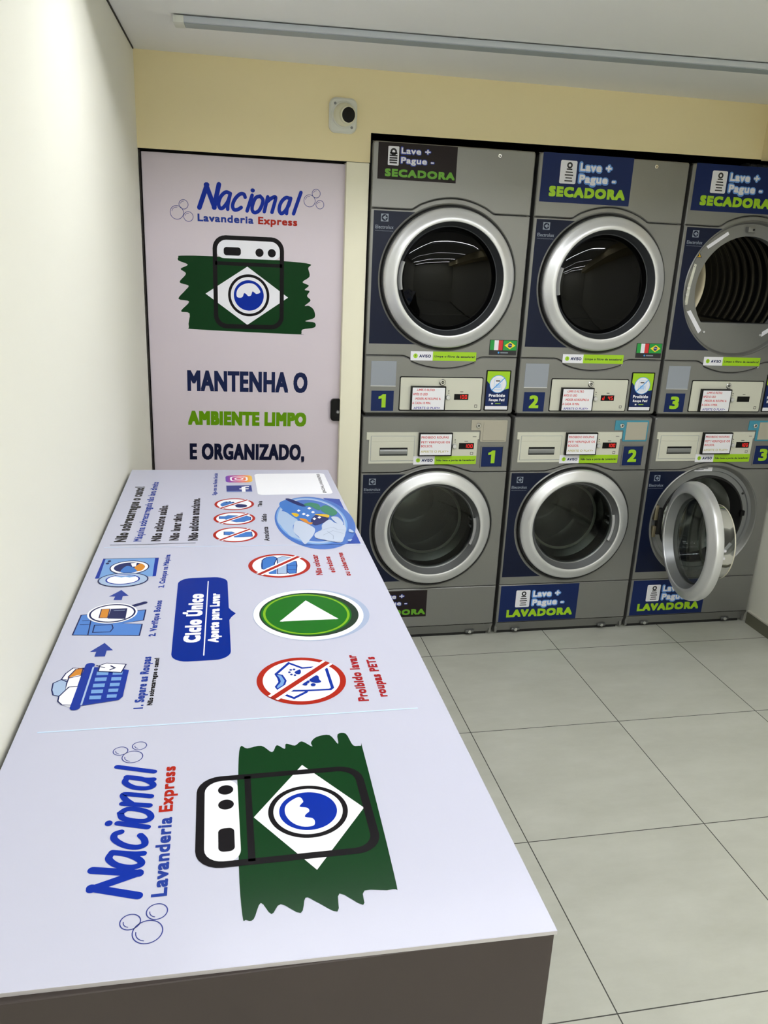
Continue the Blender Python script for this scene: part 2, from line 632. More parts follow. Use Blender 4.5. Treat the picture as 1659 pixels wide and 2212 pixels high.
p = P()
L = [(wx(0.14), 0.14), (wx(YB), YB), (wx(YB) - 0.1, YB), (wx(0.14) - 0.1, 0.14)]
p.prism(UPW, L, 'wall_white', 0.0, CEIL)
structure(p.build('wall_left'), 'plain off-white wall along the counter')

p = P()
p.box(XR, XR + 0.1, YB, 0.95, 0.0, CEIL, 'wall_white')
structure(p.build('wall_right'), 'plain off-white wall at the right of the machines')

p = P()
p.box(wx(YB), XR, YB - 0.1, YB, 0.0, CEIL, 'wall_white')
structure(p.build('wall_front'), 'plain wall at the far end behind the viewer')

# back wall: a pale yellow bulkhead over the door and over the machine niche
p = P()
yb = 0.02
L = [(wx(yb) - 0.02, 2.052), (-0.006, 2.052), (-0.006, 2.158), (XR, 2.166), (XR, CEIL), (wx(yb) - 0.02, CEIL)]
p.prism(face(0.03), L, 'wall_yellow', 0.0, 0.03 - yb, side='gap_shade', back=True)  # edges coloured dark, painting the shade on the underside
structure(p.build('wall_back'), 'pale yellow bulkhead wall over the door and machines')

# niche the machines stand in, its darkness put in as near-black colour
p = P()
p.box(-0.02, XR, 0.95, 1.0, 0.0, CEIL, 'niche_shade')
p.box(-0.03, XR, 0.0305, 0.95, 2.2, 2.22, 'niche_shade')
p.box(-0.06, -0.03, 0.145, 0.95, 0.0, 2.2, 'niche_shade')
p.box(-0.9, -0.005, 0.0305, 0.04, 2.048, 2.2, 'niche_shade')  # black board painting the shade above the door
structure(p.build('wall_niche'), 'niche behind the machines, its shade painted black')

# cream jamb between door and machines
p = P()
p.box(-0.098, -0.009, 0.012, 0.14, 0.0, 2.05, 'jamb_cream', 0.002)
structure(p.build('trim_1'), 'narrow cream jamb between door and machines')

# boxed beam high on the right
p = P()
p.box(1.672, XR, -5.4, 0.019, 2.16, CEIL - 0.0005, 'wall_yellow')
structure(p.build('trim_2'), 'boxed beam under the ceiling at the right')

# dark strip painting the shade of the gap between left wall and ceiling
p = P()
L = [(wx(0.0) + 0.0002, 0.0), (wx(YB) + 0.0002, YB), (wx(YB) + 0.004, YB), (wx(0.0) + 0.004, 0.0)]
p.prism(UPW, L, 'gap_shade', CEIL - 0.005, CEIL - 0.0005, back=True)
structure(p.build('trim_3'), 'thin dark shadow gap under the ceiling along the left wall')

# skirting on the right wall
p = P()
p.box(XR - 0.012, XR, YB, 0.0, 0.0, 0.062, 'skirting')
p.box(XR - 0.013, XR, YB, 0.0, 0.062, 0.069, 'skirting_cap')
structure(p.build('baseboard_right'), 'dark tile skirting with pale top edge on right wall')

# ------------------------------------------------------------------ logo artwork (door plane units: x, z in metres)
WAVE = [(-.5188,1.5339),(-.5174,1.5564),(-.5009,1.5757),(-.4736,1.5856),(-.4463,1.5802),(-.4261,1.554),(-.441,1.5455),(-.4492,1.5506),(-.4574,1.5541),(-.463,1.5394),(-.4739,1.5364),(-.4821,1.5442),(-.4903,1.5466),(-.4959,1.533),(-.5068,1.5289)]
BRUSH = [(-.7388,1.6743),(-.7282,1.6799),(-.6068,1.6822),(-.3449,1.6753),(-.2314,1.668),(-.2367,1.6518),(-.2306,1.6198),(-.2583,1.5973),(-.2329,1.5847),(-.2495,1.5678),(-.2297,1.5631),(-.2396,1.5437),(-.2252,1.5266),(-.2486,1.5051),(-.2317,1.5056),(-.2116,1.4897),(-.2082,1.4593),(-.2461,1.4444),(-.2078,1.4399),(-.2075,1.4203),(-.2558,1.4108),(-.2613,1.3939),(-.284,1.3911),(-.6669,1.4011),(-.7072,1.411),(-.703,1.4624),(-.7359,1.4706),(-.7033,1.5079),(-.744,1.5173),(-.7175,1.5499),(-.7042,1.5688),(-.7377,1.5808),(-.7124,1.6131),(-.7324,1.6306),(-.7045,1.6473),(-.7393,1.6614)]
SCRIPT = [
    [(-.6553,1.8582),(-.6249,1.9406)],
    [(-.6285,1.9404),(-.599,1.861)],
    [(-.6006,1.8609),(-.5808,1.944)],
    [(-.5395,1.914),(-.5551,1.9182),(-.5737,1.9023),(-.583,1.8768),(-.5781,1.8595),(-.5655,1.8627),(-.5478,1.8862),(-.5385,1.9141)],
    [(-.5385,1.9141),(-.5479,1.8761),(-.5493,1.857)],
    [(-.4828,1.9036),(-.488,1.9143),(-.5028,1.9135),(-.5214,1.895),(-.5306,1.872),(-.5256,1.8571),(-.5113,1.8579),(-.498,1.8661)],
    [(-.4563,1.912),(-.4758,1.8546)],
    [(-.4541,1.9296),(-.4552,1.928)],
    [(-.4261,1.9101),(-.4421,1.9042),(-.4528,1.8835),(-.4566,1.8606),(-.4476,1.8499),(-.4316,1.8568),(-.4193,1.8776),(-.4155,1.898),(-.4261,1.9101)],
    [(-.3968,1.9091),(-.4102,1.8553)],
    [(-.3995,1.8913),(-.3835,1.9047),(-.369,1.9105),(-.3674,1.9005),(-.3807,1.8542)],
    [(-.311,1.9075),(-.3272,1.9102),(-.3459,1.8915),(-.3528,1.8658),(-.3457,1.8519),(-.3322,1.8592),(-.3162,1.8829),(-.3083,1.9087)],
    [(-.3083,1.9087),(-.3215,1.8724),(-.3241,1.8529)],
    [(-.2691,1.932),(-.297,1.8532)],
]
TABLE_ART = {
    'basket_icon': [
        ('poly','white',[(-2.0145,.8474),(-2.0124,.8655),(-2.0302,.8749),(-2.0504,.8789),(-2.0541,.8669),(-2.0403,.8483)],1),
        ('line','navy',[(-2.0145,.8474),(-2.0124,.8655),(-2.0302,.8749),(-2.0504,.8789),(-2.0541,.8669),(-2.0403,.8483),(-2.0145,.8474)],0.0022),
        ('poly','orange',[(-2.0158,.8483),(-2.0178,.8603),(-2.0425,.8687),(-2.0482,.8667),(-2.0394,.8484)],1),
        ('line','navy',[(-2.0158,.8483),(-2.0178,.8603),(-2.0425,.8687),(-2.0482,.8667),(-2.0394,.8484),(-2.0158,.8483)],0.0022),
        ('poly','pale_blue',[(-2.0513,.8788),(-2.0626,.8902),(-2.0847,.8886),(-2.1012,.8837),(-2.1066,.8745),(-2.0919,.8654),(-2.0609,.8674)],1),
        ('line','navy',[(-2.0513,.8788),(-2.0626,.8902),(-2.0847,.8886),(-2.1012,.8837),(-2.1066,.8745),(-2.0919,.8654),(-2.0609,.8674),(-2.0513,.8788)],0.0022),
        ('poly','white',[(-2.0482,.8674),(-2.0405,.8471),(-2.0788,.8482),(-2.0791,.8631),(-2.0874,.8667),(-2.0653,.868)],1),
        ('line','navy',[(-2.0482,.8674),(-2.0405,.8471),(-2.0788,.8482),(-2.0791,.8631),(-2.0874,.8667),(-2.0653,.868),(-2.0482,.8674)],0.0022),
        ('poly','white',[(-2.0784,.8621),(-2.0908,.8672),(-2.1079,.8737),(-2.1226,.8729),(-2.1347,.8648),(-2.1377,.847),(-2.0788,.8476)],1),
        ('line','navy',[(-2.0784,.8621),(-2.0908,.8672),(-2.1079,.8737),(-2.1226,.8729),(-2.1347,.8648),(-2.1377,.847),(-2.0788,.8476),(-2.0784,.8621)],0.0022),
        ('poly','blue',[(-2.0128,.8338),(-2.0272,.781),(-2.0318,.77),(-2.1206,.7721),(-2.1304,.7774),(-2.1416,.8358)],0),
        ('line','blue',[(-2.006,.838),(-2.1455,.8432)],0.016),
        ('line','pale_blue',[(-2.014,.8314),(-2.1385,.8346)],0.003),
        ('poly','sky',[(-2.0443,.8229),(-2.0316,.8234),(-2.0326,.8037),(-2.0452,.8036)],0),
        ('poly','sky',[(-2.0461,.796),(-2.0344,.7964),(-2.0354,.7797),(-2.0467,.78)],0),
        ('poly','sky',[(-2.0651,.8233),(-2.0527,.8238),(-2.0537,.8043),(-2.066,.8043)],0),
        ('poly','sky',[(-2.0661,.7963),(-2.0546,.7967),(-2.0557,.7802),(-2.0666,.7805)],0),
        ('poly','sky',[(-2.0853,.8237),(-2.0733,.8241),(-2.0743,.805),(-2.0863,.8049)],0),
        ('poly','sky',[(-2.0855,.7966),(-2.0744,.7969),(-2.0754,.7807),(-2.0861,.781)],0),
        ('poly','sky',[(-2.105,.824),(-2.0933,.8245),(-2.0943,.8056),(-2.106,.8055)],0),
        ('poly','sky',[(-2.1045,.7968),(-2.0936,.7972),(-2.0947,.7812),(-2.1051,.7814)],0),
        ('poly','sky',[(-2.1241,.8243),(-2.1127,.8248),(-2.1138,.8062),(-2.1252,.8061)],0),
        ('poly','sky',[(-2.1229,.7971),(-2.1123,.7975),(-2.1134,.7817),(-2.1236,.7819)],0),
        ('poly','white',[(-2.0104,.821),(-2.0033,.8106),(-2.0117,.7768),(-2.0399,.782),(-2.0314,.8214)],0),
        ('line','navy',[(-2.0104,.821),(-2.0033,.8106),(-2.0117,.7768),(-2.0399,.782),(-2.0314,.8214),(-2.0104,.821)],0.0022),
        ('line','navy',[(-2.0146,.8019),(-2.0227,.7945),(-2.0285,.8019)],0.003),
        ('line','navy',[(-2.0201,.812),(-2.0153,.8205),(-2.0097,.8267)],0.0022),
    ],
    'step_arrow_icon': [
        ('poly','blue2',[(-1.9215,.8233),(-1.9528,.805),(-1.9531,.8162),(-1.9752,.8167),(-1.9741,.835),(-1.9552,.8341),(-1.9549,.8456)],0),
    ],
    'direction_arrow_icon': [
        ('poly','blue2',[(-1.6763,.8172),(-1.7084,.7992),(-1.7092,.8113),(-1.729,.8116),(-1.728,.8282),(-1.7098,.8266),(-1.7085,.8391)],0),
    ],
    'jeans_icon': [
        ('poly','jeans',[(-1.795,.8824),(-1.7825,.7594),(-1.8307,.7603),(-1.8405,.7988),(-1.8487,.7615),(-1.8978,.763),(-1.882,.8859)],0),
        ('line','navy',[(-1.795,.8824),(-1.7825,.7594),(-1.8307,.7603),(-1.8405,.7988),(-1.8487,.7615),(-1.8978,.763),(-1.882,.8859),(-1.795,.8824)],0.0026),
        ('line','navy',[(-1.7941,.8617),(-1.8845,.8579)],0.0022),
        ('line','navy',[(-1.8391,.8782),(-1.8398,.8608)],0.0018),
        ('line','navy',[(-1.8214,.8762),(-1.8218,.8612)],0.0018),
        ('line','navy',[(-1.8438,.8509),(-1.8455,.8183),(-1.8612,.8147),(-1.8764,.8187),(-1.8757,.8505),(-1.8438,.8509)],0.0022),
        ('line','navy',[(-1.7661,.7928),(-1.7473,.7638)],0.011),
        ('ell','white',[(-1.7925,0.8230),(0.0471,0.0481)],0),
        ('ell','navy',[(-1.7927,0.8230),(0.0433,0.0447)],0),
        ('ell','white',[(-1.7929,0.8230),(0.0382,0.0411)],0),
        ('poly','orange',[(-1.7723,.8464),(-1.772,.8301),(-1.8141,.8301),(-1.8124,.8465)],0),
        ('line','navy',[(-1.7723,.8464),(-1.772,.8301),(-1.8141,.8301),(-1.8124,.8465),(-1.7723,.8464)],0.002),
        ('poly','navy',[(-1.7722,.8282),(-1.7723,.7961),(-1.8227,.7954),(-1.8179,.8294)],0),
        ('line','pale_blue',[(-1.7813,.8213),(-1.7815,.8005)],0.0015),
    ],
    'washer_icon': [
        ('poly','sky',[(-1.4895,.8752),(-1.4933,.7506),(-1.6051,.75),(-1.6077,.8796)],0),
        ('poly','blue',[(-1.4894,.8758),(-1.4907,.8706),(-1.6077,.8714),(-1.6077,.8799)],0),
        ('poly','blue',[(-1.4943,.7585),(-1.4933,.75),(-1.6051,.7503),(-1.606,.7575)],0),
        ('line','navy',[(-1.4895,.8752),(-1.4933,.7506)],0.0022),
        ('ell','navy',[(-1.5060,0.8605),(0.0060,0.0039)],0),
        ('ell','navy',[(-1.5201,0.8631),(0.0059,0.0039)],0),
        ('ell','navy',[(-1.5485,0.8118),(0.0419,0.0435)],0),
        ('ell','white',[(-1.5486,0.8118),(0.0378,0.0409)],0),
        ('ell','navy2',[(-1.5489,0.8118),(0.0304,0.0341)],0),
        ('poly','orange',[(-1.5639,.8024),(-1.5289,.7914),(-1.5382,.7803),(-1.5548,.7785),(-1.5718,.786)],1),
        ('poly','blue3',[(-1.5743,.8294),(-1.5405,.8192),(-1.5526,.8022),(-1.5743,.7937),(-1.5817,.8091)],1),
        ('poly','white',[(-1.5246,.8111),(-1.5216,.798),(-1.5448,.7982),(-1.5458,.8057)],0),
        ('ell','navy',[(-1.6209,0.8187),(0.0405,0.0536)],0),
        ('ell','pale_blue',[(-1.6210,0.8187),(0.0367,0.0508)],0),
        ('ell','blue',[(-1.6197,0.8198),(0.0283,0.0365)],0),
        ('ell','white',[(-1.6198,0.8198),(0.0245,0.0331)],0),
        ('poly','sky',[(-1.5999,.8403),(-1.5975,.8077),(-1.6043,.7927),(-1.6107,.8065),(-1.6052,.8155),(-1.6091,.8237)],0),
    ],
    'blanket_ban_sign': [
        ('ban','red',[(-1.5655,.472),(.0745,.0725)],.0095),
        ('poly','blue3',[(-1.5842,.514),(-1.5296,.5105),(-1.5113,.4986),(-1.5074,.4824),(-1.5196,.4743),(-1.5493,.4821),(-1.5906,.4882)],1),
        ('line','navy2',[(-1.5842,.514),(-1.5296,.5105),(-1.5113,.4986),(-1.5074,.4824),(-1.5196,.4743),(-1.5493,.4821),(-1.5906,.4882),(-1.5842,.514)],0.0022),
        ('poly','blue3',[(-1.6017,.5012),(-1.5831,.4799),(-1.6179,.4825),(-1.6164,.4991)],0),
        ('poly','pale_blue',[(-1.5196,.4743),(-1.5093,.46),(-1.518,.4414),(-1.5435,.4501),(-1.6177,.459),(-1.6181,.4804),(-1.5498,.4759)],0),
        ('line','navy2',[(-1.5196,.4743),(-1.5093,.46),(-1.518,.4414),(-1.5435,.4501),(-1.6177,.459),(-1.6181,.4804),(-1.5498,.4759),(-1.5196,.4743)],0.0022),
        ('poly','blue3',[(-1.5432,.4526),(-1.5434,.431),(-1.5707,.4314),(-1.6172,.438),(-1.619,.4536),(-1.6056,.4579)],0),
        ('line','navy2',[(-1.5432,.4526),(-1.5434,.431),(-1.5707,.4314),(-1.6172,.438),(-1.619,.4536),(-1.6056,.4579),(-1.5432,.4526)],0.0022),
        ('line','navy2',[(-1.5687,.4538),(-1.569,.4318)],0.002),
        ('line','navy2',[(-1.5935,.456),(-1.5954,.4353)],0.002),
        ('slash','red',[(-1.5655,.472),(.0745,.0725)],.0095),
    ],
    'pet_clothes_ban_sign': [
        ('ban','red',[(-2.1005,.475),(.081,.0775)],.0105),
        ('line','blue',[(-2.058,.4467),(-2.0592,.4697),(-2.0382,.4918),(-2.0753,.5174),(-2.0899,.5138),(-2.1039,.5126),(-2.1189,.5199),(-2.1282,.5168)],0.0055),
        ('line','blue',[(-2.0667,.4272),(-2.1337,.4251),(-2.1389,.4298),(-2.1376,.4698),(-2.1354,.4947)],0.0055),
        ('line','blue',[(-2.1376,.4698),(-2.1427,.4715),(-2.1595,.4935),(-2.147,.507)],0.0055),
        ('poly','sky',[(-2.0764,.5163),(-2.0812,.5073),(-2.1005,.5026),(-2.116,.5067),(-2.1252,.5165),(-2.1191,.5188),(-2.104,.5115),(-2.09,.5127)],1),
        ('line','blue',[(-2.0764,.5163),(-2.0812,.5073),(-2.1005,.5026),(-2.116,.5067),(-2.1252,.5165)],0.0035),
        ('poly','blue',[(-2.0721,.4841),(-2.0645,.4743),(-2.0748,.4735),(-2.0811,.4767),(-2.0795,.4825)],1),
        ('ell','blue',[(-2.0641,0.4905),(0.0029,0.0024)],0),
        ('ell','blue',[(-2.0724,0.4936),(0.0029,0.0023)],0),
        ('ell','blue',[(-2.0808,0.4908),(0.0028,0.0023)],0),
        ('ell','blue',[(-2.0839,0.4848),(0.0028,0.0023)],0),
        ('ell','blue',[(-2.0633,0.4845),(0.0029,0.0024)],0),
        ('poly','blue',[(-2.1045,.462),(-2.0896,.4492),(-2.0935,.4443),(-2.1029,.4445),(-2.1125,.4421),(-2.1149,.4522)],1),
        ('ell','blue',[(-2.1168,0.4706),(0.0049,0.0043)],0),
        ('ell','blue',[(-2.1095,0.4663),(0.0050,0.0044)],0),
        ('ell','blue',[(-2.1207,0.4569),(0.0049,0.0043)],0),
        ('slash','red',[(-2.1005,.475),(.081,.0775)],.0105),
    ],
    'laundry_basin_picture': [
        ('poly','blue4',[(-1.0414,.3034),(-1.0553,.2551),(-1.4354,.2562),(-1.4338,.3163),(-1.3441,.2735),(-1.1947,.2628)],0),
        ('ell','blue5',[(-1.2480,0.3520),(0.2207,0.1076)],0),
        ('ell','sky',[(-1.235,.359),(.199,.095)],0),
        ('ell','pale_blue',[(-1.235,.359),(.19,.0905)],0),
        ('ell','blue5',[(-1.235,.358),(.178,.085)],0),
        ('poly','pale_blue',[(-1.1631,.4403),(-1.1744,.421),(-1.2392,.3976),(-1.2846,.414),(-1.3422,.4164),(-1.3855,.4076),(-1.367,.4288),(-1.3007,.4407),(-1.2449,.4527)],1),
        ('poly','cloth',[(-1.2711,.4098),(-1.2484,.4016),(-1.2542,.3854),(-1.2878,.3679),(-1.3156,.3591),(-1.3589,.3671),(-1.3918,.3796),(-1.4276,.3949),(-1.419,.4011),(-1.3771,.4068),(-1.3334,.4171)],1),
        ('poly','blue3',[(-1.0545,.414),(-1.0555,.3961),(-1.1061,.362),(-1.1484,.3522),(-1.1755,.3268),(-1.2116,.3063),(-1.2494,.3175),(-1.2765,.3333),(-1.2887,.356),(-1.2691,.3719),(-1.2393,.3961),(-1.1744,.421),(-1.1226,.4356),(-1.0805,.434)],1),
        ('poly','navy2',[(-1.2417,.3612),(-1.19,.3349),(-1.2114,.3094),(-1.2586,.3218),(-1.2887,.356)],1),
        ('poly','navy2',[(-1.0489,.4152),(-1.047,.4002),(-1.1114,.3626),(-1.1212,.3733),(-1.088,.3974)],1),
        ('poly','green2',[(-1.098,.3644),(-1.0857,.3451),(-1.1031,.3243),(-1.14,.3224),(-1.16,.3312),(-1.1227,.3493),(-1.1166,.3631)],1),
        ('poly','green2',[(-1.1348,.3217),(-1.115,.303),(-1.1527,.2839),(-1.1885,.281),(-1.2122,.2969),(-1.1965,.3105),(-1.1656,.3224)],1),
        ('poly','yellow',[(-1.1826,.4092),(-1.1809,.3982),(-1.1963,.3895),(-1.2151,.3999)],1),
        ('poly','yellow',[(-1.1942,.3464),(-1.1961,.3168),(-1.2067,.3064),(-1.2259,.3113),(-1.2152,.3255)],1),
        ('poly','orange',[(-1.2277,.3919),(-1.236,.3743),(-1.26,.3693),(-1.2654,.3593),(-1.281,.3671),(-1.2567,.3826)],1),
        ('poly','white',[(-1.1402,.3601),(-1.1292,.3532),(-1.1409,.349),(-1.1518,.3558)],0),
        ('poly','white',[(-1.1762,.3538),(-1.1656,.347),(-1.1769,.3428),(-1.1875,.3495)],0),
        ('poly','white',[(-1.1919,.3813),(-1.1814,.3747),(-1.1926,.3705),(-1.203,.377)],0),
        ('poly','white',[(-1.2048,.3718),(-1.1944,.3652),(-1.2055,.361),(-1.2158,.3675)],0),
        ('poly','white',[(-1.2239,.3413),(-1.2136,.3347),(-1.2246,.3306),(-1.2347,.3373)],0),
        ('poly','white',[(-1.2349,.3565),(-1.2247,.35),(-1.2356,.3458),(-1.2456,.3524)],0),
        ('poly','white',[(-1.1612,.3923),(-1.1504,.3858),(-1.1619,.3814),(-1.1725,.388)],0),
        ('poly','cloth',[(-1.2855,.3359),(-1.2451,.3108),(-1.2742,.2994),(-1.299,.2756),(-1.3522,.2823),(-1.3943,.2931),(-1.4265,.3066),(-1.4073,.3413),(-1.3888,.3649),(-1.3548,.3637),(-1.3257,.3425)],1),
        ('poly','cloth',[(-1.2264,.3036),(-1.2227,.2859),(-1.2617,.2776),(-1.2895,.2802),(-1.2793,.294)],1),
        ('line','grey_line',[(-1.3382,.3529),(-1.314,.3201),(-1.3103,.309)],0.0016),
        ('line','grey_line',[(-1.3692,.3436),(-1.3367,.3142),(-1.3604,.2894)],0.0016),
        ('line','grey_line',[(-1.3888,.3649),(-1.4118,.3361),(-1.4223,.3074)],0.0016),
        ('line','grey_line',[(-1.3399,.3295),(-1.3755,.3181),(-1.4005,.3216)],0.0016),
        ('line','grey_line',[(-1.3103,.309),(-1.3288,.3011),(-1.3346,.2825)],0.0016),
        ('poly','pale_blue',[(-1.3267,.2678),(-1.3451,.2602),(-1.3558,.2635),(-1.3486,.2727)],1),
        ('poly','pale_blue',[(-1.4116,.2863),(-1.4043,.2728),(-1.4223,.2815)],1),
    ],
    'soap_ban_sign': [
        ('ban','red',[(-1.344,.568),(.0565,.0565)],.0075),
        ('poly','blue3',[(-1.321,.5965),(-1.3224,.5773),(-1.3333,.569),(-1.3262,.5259),(-1.3621,.5254),(-1.365,.5699),(-1.348,.5779),(-1.344,.5968)],0),
        ('line','navy2',[(-1.321,.5965),(-1.3224,.5773),(-1.3333,.569),(-1.3262,.5259),(-1.3621,.5254),(-1.365,.5699),(-1.348,.5779),(-1.344,.5968),(-1.321,.5965)],0.0018),
        ('slash','red',[(-1.344,.568),(.0565,.0565)],.0075),
    ],
    'softener_ban_sign': [
        ('ban','red',[(-1.214,.567),(.054,.056)],.0075),
        ('poly','blue3',[(-1.1944,.6072),(-1.1954,.5924),(-1.1874,.5833),(-1.1923,.5517),(-1.1873,.5401),(-1.2073,.5227),(-1.2286,.5237),(-1.2442,.5422),(-1.2456,.5622),(-1.2315,.5841),(-1.2169,.5927),(-1.2159,.6074)],0),
        ('line','navy2',[(-1.1944,.6072),(-1.1954,.5924),(-1.1874,.5833),(-1.1923,.5517),(-1.1873,.5401),(-1.2073,.5227),(-1.2286,.5237),(-1.2442,.5422),(-1.2456,.5622),(-1.2315,.5841),(-1.2169,.5927),(-1.2159,.6074),(-1.1944,.6072)],0.0018),
        ('slash','red',[(-1.214,.567),(.054,.056)],.0075),
    ],
    'shoe_ban_sign': [
        ('ban','red',[(-1.086,.564),(.055,.056)],.0075),
        ('poly','blue3',[(-1.077,.6),(-1.0619,.5856),(-1.0729,.5621),(-1.0953,.558),(-1.1089,.5911),(-1.0973,.6026)],1),
        ('poly','navy2',[(-1.089,.5578),(-1.0937,.5319),(-1.1126,.5303),(-1.1207,.5493),(-1.1107,.5607)],1),
        ('ell','navy2',[(-1.0667,0.5857),(0.0048,0.0033)],0),
        ('ell','navy2',[(-1.0640,0.5761),(0.0048,0.0033)],0),
        ('ell','navy2',[(-1.0710,0.5668),(0.0048,0.0033)],0),
        ('slash','red',[(-1.086,.564),(.055,.056)],.0075),
    ],
}
def map_pts(L, T):
    return [T(q) for q in L]

def draw_script(p, fr, T, k, m, h):
    """The brush-script shop name."""
    for j, s in enumerate(SCRIPT):
        h += 0.00002
        pts = smooth_line(map_pts(s, T), 6)
        if len(s) == 2 and abs(s[0][1] - s[1][1]) < 0.004:        # the dot of the i
            p.poly(fr, circ(pts[0][0], pts[0][1], 0.0085 * k, 0.0075 * k, 16), m, h)
            continue
        wd = 0.0135 * k
        if s[0][1] > 1.938 or s[1][1] > 1.938:
            wd = 0.0175 * k
        p.line(fr, pts, wd, m, h)

BUB = [(-.7395, 1.8363, .0255), (-.7138, 1.8663, .0178), (-.697, 1.8235, .0185), (-.2355, 1.9033, .023), (-.2098, 1.9312, .0168), (-.1945, 1.8914, .0165)]
def draw_bubbles(fr, T, k, parent, h, where):
    for x, z, r in BUB:
        p = P()
        u, v = T((x, z))
        p.ring(fr, u, v, (r - 0.002) * k, r * k, 'print_bubble', h, n=40)
        p.line(fr, [(u + (r - 0.0065) * k * math.cos(t), v + (r - 0.0065) * k * math.sin(t)) for t in [math.radians(a) for a in range(85, 166, 16)]], 0.0016 * k, 'print_bubble', h)
        put(p.build('bubble_print', parent), 'outlined soap bubble ' + where)

def draw_washer_art(p, fr, T, k, h):
    def rr(x0, z0, x1, z1, r):
        return map_pts(rrect(x0, z0, x1, z1, r), T)
    p.poly(fr, map_pts(smooth_loop(BRUSH, 4), T), 'print_brush', h)
    p.poly(fr, rr(-.596, 1.677, -.346, 1.748, .03), 'print_art_white', h + STEP)
    p.poly(fr, map_pts([(-.606, 1.677), (-.606, 1.672), (-.338, 1.672), (-.338, 1.6775)], T), 'print_brush', h + 2 * STEP)
    p.poly(fr, map_pts([(-.4765, 1.6485), (-.6395, 1.5405), (-.478, 1.424), (-.316, 1.535)], T), 'print_art_white', h + 3 * STEP)
    p.poly(fr, [orient(rr(-.609, 1.408, -.333, 1.762, .05)), orient(rr(-.5925, 1.4255, -.3495, 1.7455, .036), False)], 'print_art_black', h + 4 * STEP)
    p.poly(fr, map_pts([(-.6, 1.651), (-.34, 1.649), (-.34, 1.6625), (-.6, 1.6645)], T), 'print_art_black', h + 4 * STEP)
    p.poly(fr, rr(-.567, 1.688, -.501, 1.719, .011), 'print_art_black', h + 4 * STEP)
    for x, r in ((-.429, .0158), (-.381, .0158)):
        u, v = T((x, 1.7025))
        p.poly(fr, circ(u, v, r * k, n=28), 'print_art_black', h + 4 * STEP)
    u, v = T((-.4715, 1.5385))
    p.poly(fr, circ(u, v, .081 * k, n=64), 'print_art_black', h + 5 * STEP)
    p.poly(fr, circ(u, v, .0705 * k, n=64), 'print_art_white', h + 6 * STEP)
    p.poly(fr, circ(u, v, .0588 * k, n=64), 'print_art_blue', h + 7 * STEP)
    p.poly(fr, map_pts(smooth_loop(WAVE, 4), T), 'print_art_white', h + 8 * STEP)

def draw_shop_logo(fr, T, k, parent, h, prefix_label):
    p = P()
    draw_script(p, fr, T, k, 'print_art_blue', h)
    put(p.build('script_lettering', parent), 'blue brush-script lettering ' + prefix_label)
    p = P()
    p.text(fr, 'Lavanderia', T((-.663, 1.8085)), T((-.4515, 1.8085)), .0275 * k, 'print_blue2', h, bold=.0014 * k)
    put(p.build('tagline_lettering', parent), 'blue tagline word ' + prefix_label)
    p = P()
    p.text(fr, 'Express', T((-.434, 1.8085)), T((-.2822, 1.808)), .0275 * k, 'print_red', h, bold=.0014 * k)
    put(p.build('tagline_lettering', parent), 'red tagline word ' + prefix_label)
    draw_bubbles(fr, T, k, parent, h, prefix_label)
    p = P()
    draw_washer_art(p, fr, T, k, h)
    put(p.build('washer_emblem', parent), 'washer emblem on green brush stroke ' + prefix_label)

# ------------------------------------------------------------------ the printed door
YD = 0.045
p = P()
p.box(-0.862, -0.07, YD, YD + 0.04, 0.008, 2.044, 'door_vinyl', 0.0015, 1)
door = structure(p.build('door_1'), 'pinkish-white printed door at the end of the counter')
p = P()
p.box(wx(YD) - 0.01, -0.07, YD + 0.045, YD + 0.06, 0.0, 2.06, 'gap_shade')  # solid dark boards painting the gap's shade
p.box(-0.869, -0.8655, YD - 0.012, YD + 0.045, 0.0, 2.05, 'gap_shade')
put(p.build('door_gap_shade', door), 'dark boards painting the shade in the gap around the door')
FD = face(YD - 0.0004)
draw_shop_logo(FD, lambda q: (q[0], q[1]), 1.0, door, 0.0, 'printed on the door')
for t, a, b, cap, m, bold in (('MANTENHA O', (-.720, 1.155), (-.233, 1.151), .084, 'print_door_navy', .0038),
                              ('AMBIENTE LIMPO', (-.722, 1.015), (-.236, 1.008), .059, 'print_door_green', .0044),
                              ('E ORGANIZADO,', (-.719, .868), (-.242, .861), .069, 'print_door_dark', .0034)):
    p = P()
    p.text(FD, t, a, b, cap, m, 0.0, bold=bold)
    put(p.build('slogan_lettering', door), ('green' if 'green' in m else 'navy') + ' capital slogan lettering on the door')
p = P()
p.prism(face(YD), rrect(-0.1345, 1.036, -0.075, 1.129, .014), 'black_plastic', 0.0, 0.02, 0.003)
hd = put(p.build('door_lock', door), 'black lock case half behind the jamb')
p = P()
p.lathe(face(YD - 0.02), -0.105, 1.075, [(0, .004), (.006, .004), (.008, 0)], 'satin_grey', n=20)
p.build('keyhole', hd)

# ------------------------------------------------------------------ the counter
ZT = 1.03
FT = Frame((0, 0, ZT + 0.0003), (0, 1, 0), (-1, 0, 0))
corners = [(-0.2455, -2.692), (-0.2455, -0.727), (-0.879, -0.703), (-0.931, -2.679)]
p = P()
p.prism(UPW, corners, 'vinyl_white', ZT - 0.006, ZT, 0.0008, side='vinyl_edge')
counter = thing('folding_counter', 'long white printed folding counter with taupe end panel along the left wall', 'counter', (-0.58, -1.7, 0))
SH = (-0.58, -1.7, 0)
put(p.build('counter_top', counter, SH), 'white vinyl top sheet')
def inner(d):
    return inset(orient(corners), d)
c0 = orient(corners)
p = P()
p.box(-0.932, -0.247, -2.689, -2.664, 0.0, ZT - 0.006, 'taupe', 0.001, 1)
put(p.build('end_panel', counter, SH), 'taupe end panel facing the viewer')
p = P()
p.box(-0.272, -0.247, -2.664, -0.73, 0.0, ZT - 0.006, 'taupe', 0.001, 1)
